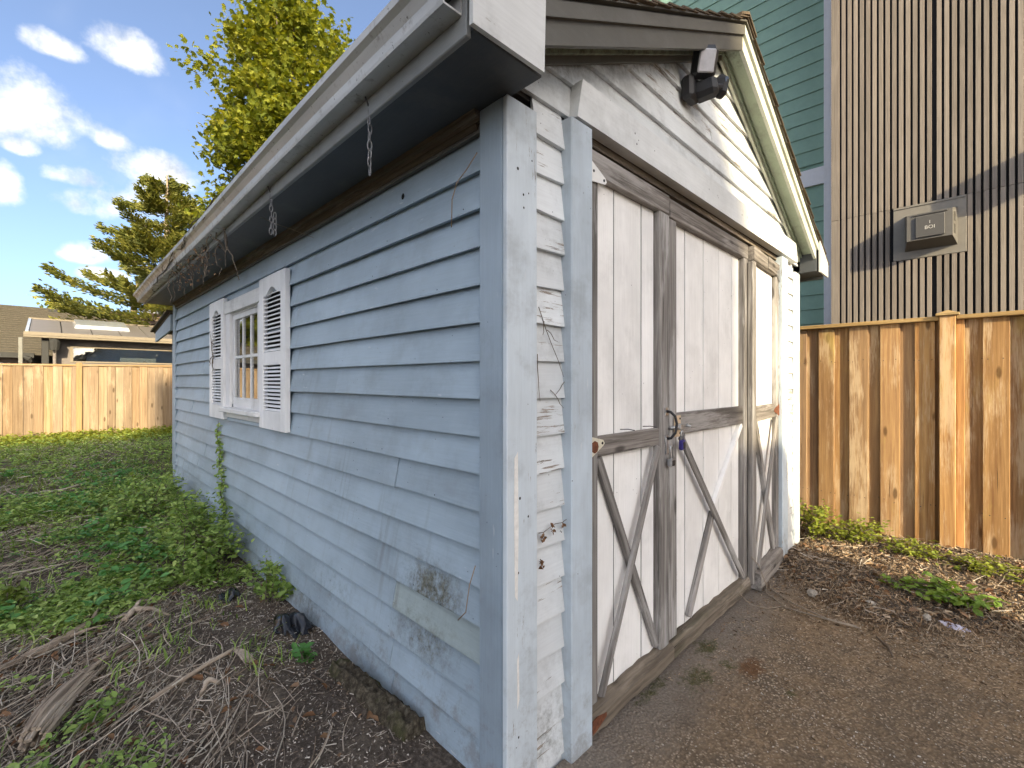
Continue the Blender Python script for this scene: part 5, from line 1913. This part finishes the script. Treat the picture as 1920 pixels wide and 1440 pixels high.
strands(4200, (.45, 3.0), (-2.4, -.08), lambda x, y: (x - mulch_line(y) < .02) * (.12 + .88 * vnoise(x, y, 3.1, 41)) * sstep(-.05, -.5, y), .003, .012, .0022, 'slivers', 'slab_grit', 'pale grit and small gravel loose on the slab', None, .5, .0, 1, 18, zoff=.033)


# leaf litter
def dead_leaves():
    rng = np.random.default_rng(77)
    xa, ya = scatter(260, (-1.6, -.05), (.4, 3.2), lambda x, y: in_yard(x, y) * vnoise(x, y, 2, 14), rng)
    xb, yb = scatter(420, (2.2, 4.15), (-2.0, 1.0), mulch_d, rng)
    x, y = np.concatenate([xa, xb]), np.concatenate([ya, yb])
    z = gz(x, y) + rng.uniform(.006, .03, len(x))
    u, v, w = rand_frames(len(x), 1.4, rng)
    P, F = leaf_mesh(np.stack([x, y, z], 1), rng.uniform(.02, .055, len(x)), u, v, w, OVAL * np.array([1, 1, 2.2]), OVAL_F)
    tag(raw('leaf_litter', P, F, M['dead_leaf']), 'brown dead leaves scattered on soil and mulch', None, kind='stuff')


dead_leaves()


# ------------------------------------------------------------------ single branches, scraps and blocks in the yard
def branch(pts, rads, lab, name='fallen_branch', mat='driftwood', cat='branch', fork=None, rough=.25):
    P = []
    ang = math.atan2(pts[-1][1] - pts[0][1], pts[-1][0] - pts[0][0])
    o3 = Vector((pts[0][0], pts[0][1], float(gz(pts[0][0], pts[0][1]))))
    rot = Matrix.Rotation(-ang, 3, 'Z')
    for (x, y, h) in pts:
        P.append(rot @ (Vector((x, y, float(gz(x, y)) + h)) - o3))
    # refine with noise
    Q, Rr = [], []
    for i in range(len(P) - 1):
        for s in range(4):
            t = s / 4
            rr_ = rads[i] * (1 - t) + rads[i + 1] * t
            Q.append(P[i].lerp(P[i + 1], t) + Vector([random.uniform(-1, 1) * rr_ * rough for _ in range(3)]))
            Rr.append(rr_ * random.uniform(.82, 1.15))
    Q.append(P[-1])
    Rr.append(rads[-1])
    mb = MB().tube(Q, Rr, 9)
    fork = [(a_, rot @ Vector(d_)) for a_, d_ in (fork or [])]
    for f in fork:
        mb.tube([Q[f[0]], Q[f[0]] + Vector(f[1]) * .5 + Vector((0, 0, .01)), Q[f[0]] + Vector(f[1])], [Rr[f[0]] * .6, Rr[f[0]] * .4, .002], 6)
    return tag(mb.build(name, M[mat], smooth=True, loc=o3, rot=(0, 0, ang)), lab, cat)


lg = MB()
lr = random.Random(5)
ldir = Vector((-.93, 1.92, 0)) - Vector((-1.16, 1.46, 0))
llen, lang = ldir.length, math.atan2(ldir.y, ldir.x)
lo = Vector((-1.16, 1.46, float(gz(-1.05, 1.7))))
for i in range(17):
    a = 2 * math.pi * i / 13
    rad_ = .030 if i < 13 else .012
    t0, t1 = lr.uniform(-.03, .05), lr.uniform(.75, 1.08)
    pts = []
    for k in range(7):
        t = t0 + (t1 - t0) * k / 6
        sw = 1.0 - .35 * max(0, t - .6) + .15 * math.sin(t * 5)
        pts.append(Vector((t * llen, rad_ * 1.25 * sw * math.cos(a + t * .5) + .03 * math.sin(t * 3), .038 + rad_ * sw * math.sin(a + t * .5) + lr.uniform(-.003, .003))))
    q = lr.uniform(.009, .015)
    lg.tube(pts, [q * .6, q, q * 1.1, q, q * 1.05, q * .8, q * .3], 6)
tag(lg.build('split_log', M['driftwood'], loc=lo, rot=(0, 0, lang)), 'thick split weathered log in the bottom left corner', 'log')
branch([(-1.33, 2.28, .02), (-1.12, 2.36, .03), (-.98, 2.48, .035), (-.82, 2.62, .03)], [.016, .024, .022, .014], 'long crooked grey branch lying on the stalks left of the bare soil', fork=[(6, (.18, -.02, .02)), (9, (.05, .14, .03))])
branch([(-.80, 1.43, .02), (-.63, 1.50, .022), (-.43, 1.58, .025)], [.011, .011, .009], 'straight pale stick pointing at the wall on bare soil', name='fallen_stick', cat='stick', rough=.1)
branch([(-.80, 2.44, .02), (-.74, 2.50, .04), (-.66, 2.44, .03), (-.60, 2.32, .015)], [.018, .024, .012, .006], 'knobbly pale root stump at the edge of the bare soil', name='root_stump', cat='root', fork=[(2, (-.08, -.05, .01)), (4, (.04, .07, .03))])
branch([(-.70, 2.70, .02), (-.66, 2.62, .03), (-.62, 2.60, .015), (-.57, 2.63, .01)], [.008, .010, .008, .004], 'short curled twig above the root stump', name='fallen_stick', cat='stick')
branch([(-.23, 1.10, .01), (-.215, 1.02, .015), (-.21, .94, .01)], [.006, .006, .005], 'dark thin twig beside the leafy sprout', name='fallen_stick', cat='stick', mat='bark_x')
branch([(-.98, 1.98, .015), (-.80, 2.02, .04), (-.66, 2.10, .02)], [.010, .012, .006], 'bent grey-brown stick below the long crooked branch', name='fallen_stick', cat='stick', mat='bark_x')
branch([(-.64, 1.28, .02), (-.60, 1.33, .05), (-.56, 1.30, .02)], [.007, .013, .006], 'small pale gnarled wood piece near the bottom edge of the photo', name='wood_piece', cat='wood')
branch([(2.35, -1.62, -.0), (2.45, -1.58, .0), (2.56, -1.50, .0)], [.008, .010, .005], 'dark broken twig on the slab at the right edge', name='fallen_stick', cat='stick', mat='bark_x').location.z += .045
branch([(2.02, -.83, .0), (2.12, -.80, .0), (2.20, -.74, .0)], [.004, .008, .004], 'thin dark twig on the slab in front of the mulch ridge', name='fallen_stick', cat='stick', mat='bark_x').location.z += .042
for i, lab in enumerate(('dry vine loop lying on the slab at the end of the litter ridge', 'second dry vine strand curving along the slab before the ridge')):
    p = [(2.62 - .12 * i, -.06 - .02 * i), (2.42 - .1 * i, -.14), (2.28 - .08 * i, -.30), (2.20, -.50 - .05 * i), (2.22, -.68)]
    q = [Vector((a + random.uniform(-.01, .01), b_ + random.uniform(-.01, .01), .012 + random.uniform(0, .012))) for a, b_ in p]
    Q = []
    for k in range(len(q) - 1):
        for s in range(5):
            Q.append(q[k].lerp(q[k + 1], s / 5))
    tag(MB().tube(Q, .004, 6).build('vine_strand', M['twig'], smooth=True), lab, 'dead vine')

# frayed fibre bundle
mb = MB()
for i in range(16):
    a = random.uniform(-.5, .5)
    x0_, y0_ = -.435, 1.56
    ln = random.uniform(.08, .2)
    e = Vector((x0_ + .06 * a + .03, y0_ - ln, 0))
    e.z = float(gz(e.x, e.y)) + .008
    s = Vector((x0_ + random.uniform(-.01, .01), y0_ + random.uniform(-.01, .02), float(gz(x0_, y0_)) + .02))
    mb.tube([s, s.lerp(e, .5) + Vector((0, 0, .012)), e], [.004, .006, .002], 5)
tag(mb.build('frayed_wood_splinter', M['driftwood']), 'frayed pale wood splinter at the end of the straight stick', 'wood')


def crumpled(name, c, rx, ry, h, lab, seed, mat='plastic_bag', cat='plastic'):
    rng = np.random.default_rng(seed)
    n = 13
    X, Y = np.meshgrid(np.linspace(-1, 1, n), np.linspace(-1, 1, n), indexing='ij')
    wx = c[0] + X * rx * (1 + .35 * vnoise(X, Y, 1.5, seed)) + rng.normal(size=X.shape) * rx * .05
    wy = c[1] + Y * ry * (1 + .35 * vnoise(Y, X, 1.7, seed + 1)) + rng.normal(size=X.shape) * ry * .05
    wz = gz(wx, wy) + .006 + h * np.abs(vnoise(X, Y, 2.2, seed + 2) - .35) * np.clip(1.3 - X ** 2 - Y ** 2, 0, 1) * 1.6 + rng.uniform(0, .008, X.shape)
    V = np.stack([wx, wy, wz], -1).reshape(-1, 3)
    i, j = np.meshgrid(np.arange(n - 1), np.arange(n - 1), indexing='ij')
    a = (i * n + j).ravel()
    F = np.stack([a, a + n, a + n + 1, a + 1], 1)
    rad = np.hypot(X, Y)[:-1, :-1].ravel()
    F = F[rad < 1.05 + .25 * rng.uniform(-1, 1, len(rad))]
    F = np.concatenate([F[:, [0, 1, 2]], F[:, [0, 2, 3]]])
    o = raw(name, V, F, M[mat])
    sol = o.modifiers.new('thickness', 'SOLIDIFY')
    sol.thickness = .0015
    return tag(o, lab, cat)


crumpled('plastic_scrap', (-.27, 2.37), .055, .085, .06, 'small crumpled black plastic scrap half buried in the soil', 3)
crumpled('plastic_scrap', (-.13, 1.64), .075, .135, .09, 'larger torn black plastic sheet scrap near the wall', 8)

# crumbling mossy timber against the wall foot
mt = MB()
nx, ny = 8, 22
grid = {}
vs = []
for i in range(nx + 1):
    for j in range(ny + 1):
        x = -.155 + .135 * i / nx
        y = .44 + .66 * j / ny
        edge = min(i, nx - i) / (nx / 2)
        h = .075 * (1 - (1 - min(1, edge * 1.6)) ** 2) + random.uniform(-.012, .012)
        if j in (0, ny):
            h = 0
        yy = y + random.uniform(-.008, .008)
        vs.append((x + .10 * (j / ny - .5) * -.35 + random.uniform(-.006, .006), yy, float(gz(x, y)) - .02 + max(0, h)))
fs = [(i * (ny + 1) + j, (i + 1) * (ny + 1) + j, (i + 1) * (ny + 1) + j + 1, i * (ny + 1) + j + 1) for i in range(nx) for j in range(ny)]
tag(mt.add(vs, fs).build('mossy_timber', M['moss']), 'dark crumbling moss-covered timber lying along the foot of the wall', 'timber')

# strands caught on the boards
for pts, lab in (([(-.03, .125, 2.27), (-.045, .17, 2.215), (-.05, .215, 2.185), (-.05, .245, 2.13), (-.045, .255, 2.03)], 'pale dry strand hooked on the top boards beside the corner'),
                 ([(-.03, .135, .79), (-.045, .15, .72), (-.05, .165, .62), (-.05, .21, .575)], 'pale dry strand caught low on the boards beside the corner')):
    q = [Vector(p) for p in pts]
    tag(MB().tube(q, .0022, 6).build('dry_strand', M['straw'], smooth=True), lab, 'strand')

# small finds -----------------------------------------------------------------
for x, lab in ((.742, 'bent nail sticking out above the middle rail nearer the hinge'), (.945, 'bent nail sticking out above the middle rail nearer the handle')):
    tag(MB().tube([(x, .018, 1.232), (x + .004, -.02, 1.235), (x + .02, -.045, 1.230)], .0022, 6).build('bent_nail', M['dark_iron']), lab, 'nail')
tw = MB()
for pts in ([(-.056, 3.80, 1.62), (-.062, 3.83, 1.72), (-.058, 3.80, 1.82), (-.066, 3.86, 1.92)], [(-.058, 3.81, 1.70), (-.07, 3.87, 1.66), (-.062, 3.90, 1.60)], [(-.058, 3.80, 1.78), (-.075, 3.75, 1.84)], [(-.057, 3.81, 1.66), (-.07, 3.77, 1.58), (-.06, 3.79, 1.50)]):
    tw.tube(crooked(pts[0], pts[-1], 5, .012), [.004, .004, .0035, .003, .002, .0015], 5)
tag(tw.build('dry_twig', M['vine_dead']), 'dry twig caught on the far shutter', 'twig')
tw = MB()
for a, b_ in (((.135, -.022, 1.72), (.275, -.024, 1.47)), ((.18, -.024, 1.64), (.235, -.028, 1.60)), ((.165, -.022, 1.67), (.15, -.028, 1.62)), ((.128, -.022, 1.55), (.14, -.024, 1.38)), ((.28, -.024, 1.45), (.22, -.028, 1.40)), ((.20, -.022, 1.42), (.275, -.024, 1.35))):
    tw.tube(crooked(a, b_, 4, .005), [.0017, .0016, .0014, .0012, .0008], 5)
tag(tw.build('dry_twig', M['vine_dead']), 'thin dry twig on the front boards between corner board and door casing', 'twig')
dl = empty('dried_leaf_sprig', (.2, -.03, .9))
tag(dl, 'sprig of dried leaves stuck low on the front boards beside the corner board', 'dead leaves')
part(MB().tube(crooked((.135, -.022, .905), (.285, -.03, .925), 5, .006), .0013, 5), 'stem', 'vine_dead', dl)
rng = np.random.default_rng(5)
cen = np.array([(.15, -.03, .895), (.155, -.03, .885), (.205, -.032, .90), (.21, -.03, .915), (.26, -.032, .895), (.14, -.03, .80), (.146, -.03, .79), (.275, -.03, .91)])
pos = np.repeat(cen, 4, 0) + rng.normal(size=(32, 3)) * np.array([.007, .003, .008])
u, v, w = rand_frames(32, 0, rng)
P, F = leaf_mesh(pos, rng.uniform(.010, .022, 32), u, v, w, OVAL * np.array([1, 1, 3]), OVAL_F)
raw('leaves', P, F, M['dead_leaf'], dl)
for pts, lab in (([(2.29, -.05, .25), (2.31, -.09, .20), (2.33, -.13, .08), (2.33, -.14, .0)], 'thin dry stem leaning against the joint of the two far doors'),
                 ([(2.02, -.055, .10), (2.05, -.12, .03), (2.12, -.20, .008), (2.24, -.27, .006)], 'pale dry stem trailing from the sill onto the slab')):
    q = [Vector(p) for p in pts]
    Q = [q[0]] + [q[k].lerp(q[k + 1], t) for k in range(3) for t in (.5, 1.0)]
    tag(MB().tube(Q, .0026, 6).build('dry_grass_stalk', M['twig'], smooth=True), lab, 'stalk')


def stone(c, r, lab, seed, mat='brick_gravel'):
    rng = np.random.default_rng(seed)
    mb = MB()
    n, m = 9, 6
    vs = []
    for i in range(m + 1):
        ph = math.pi * i / m
        for k in range(n):
            th = 2 * math.pi * k / n
            j = 1 + rng.uniform(-.16, .16)
            vs.append((c[0] + r[0] * j * math.sin(ph) * math.cos(th), c[1] + r[1] * j * math.sin(ph) * math.sin(th), c[2] + r[2] * j * math.cos(ph)))
    fs = [(i * n + k, i * n + (k + 1) % n, (i + 1) * n + (k + 1) % n, (i + 1) * n + k) for i in range(m) for k in range(n)]
    return tag(mb.add(vs, fs).build('stone', M[mat]), lab, 'stone')


stone((2.52, -.36, .030), (.045, .030, .020), 'pale flat stone at the near end of the litter ridge', 1)
stone((2.60, -.66, .035), (.022, .030, .016), 'small pale stone on the middle of the litter ridge', 2)
stone((2.62, -.93, .035), (.035, .022, .018), 'beige stone in the litter beside the green clump', 3)
crumpled('paper_scrap', (2.66, -1.06), .03, .07, .03, 'crumpled pale lilac wrapper in front of the green clump', 21, mat='wrapper', cat='litter')
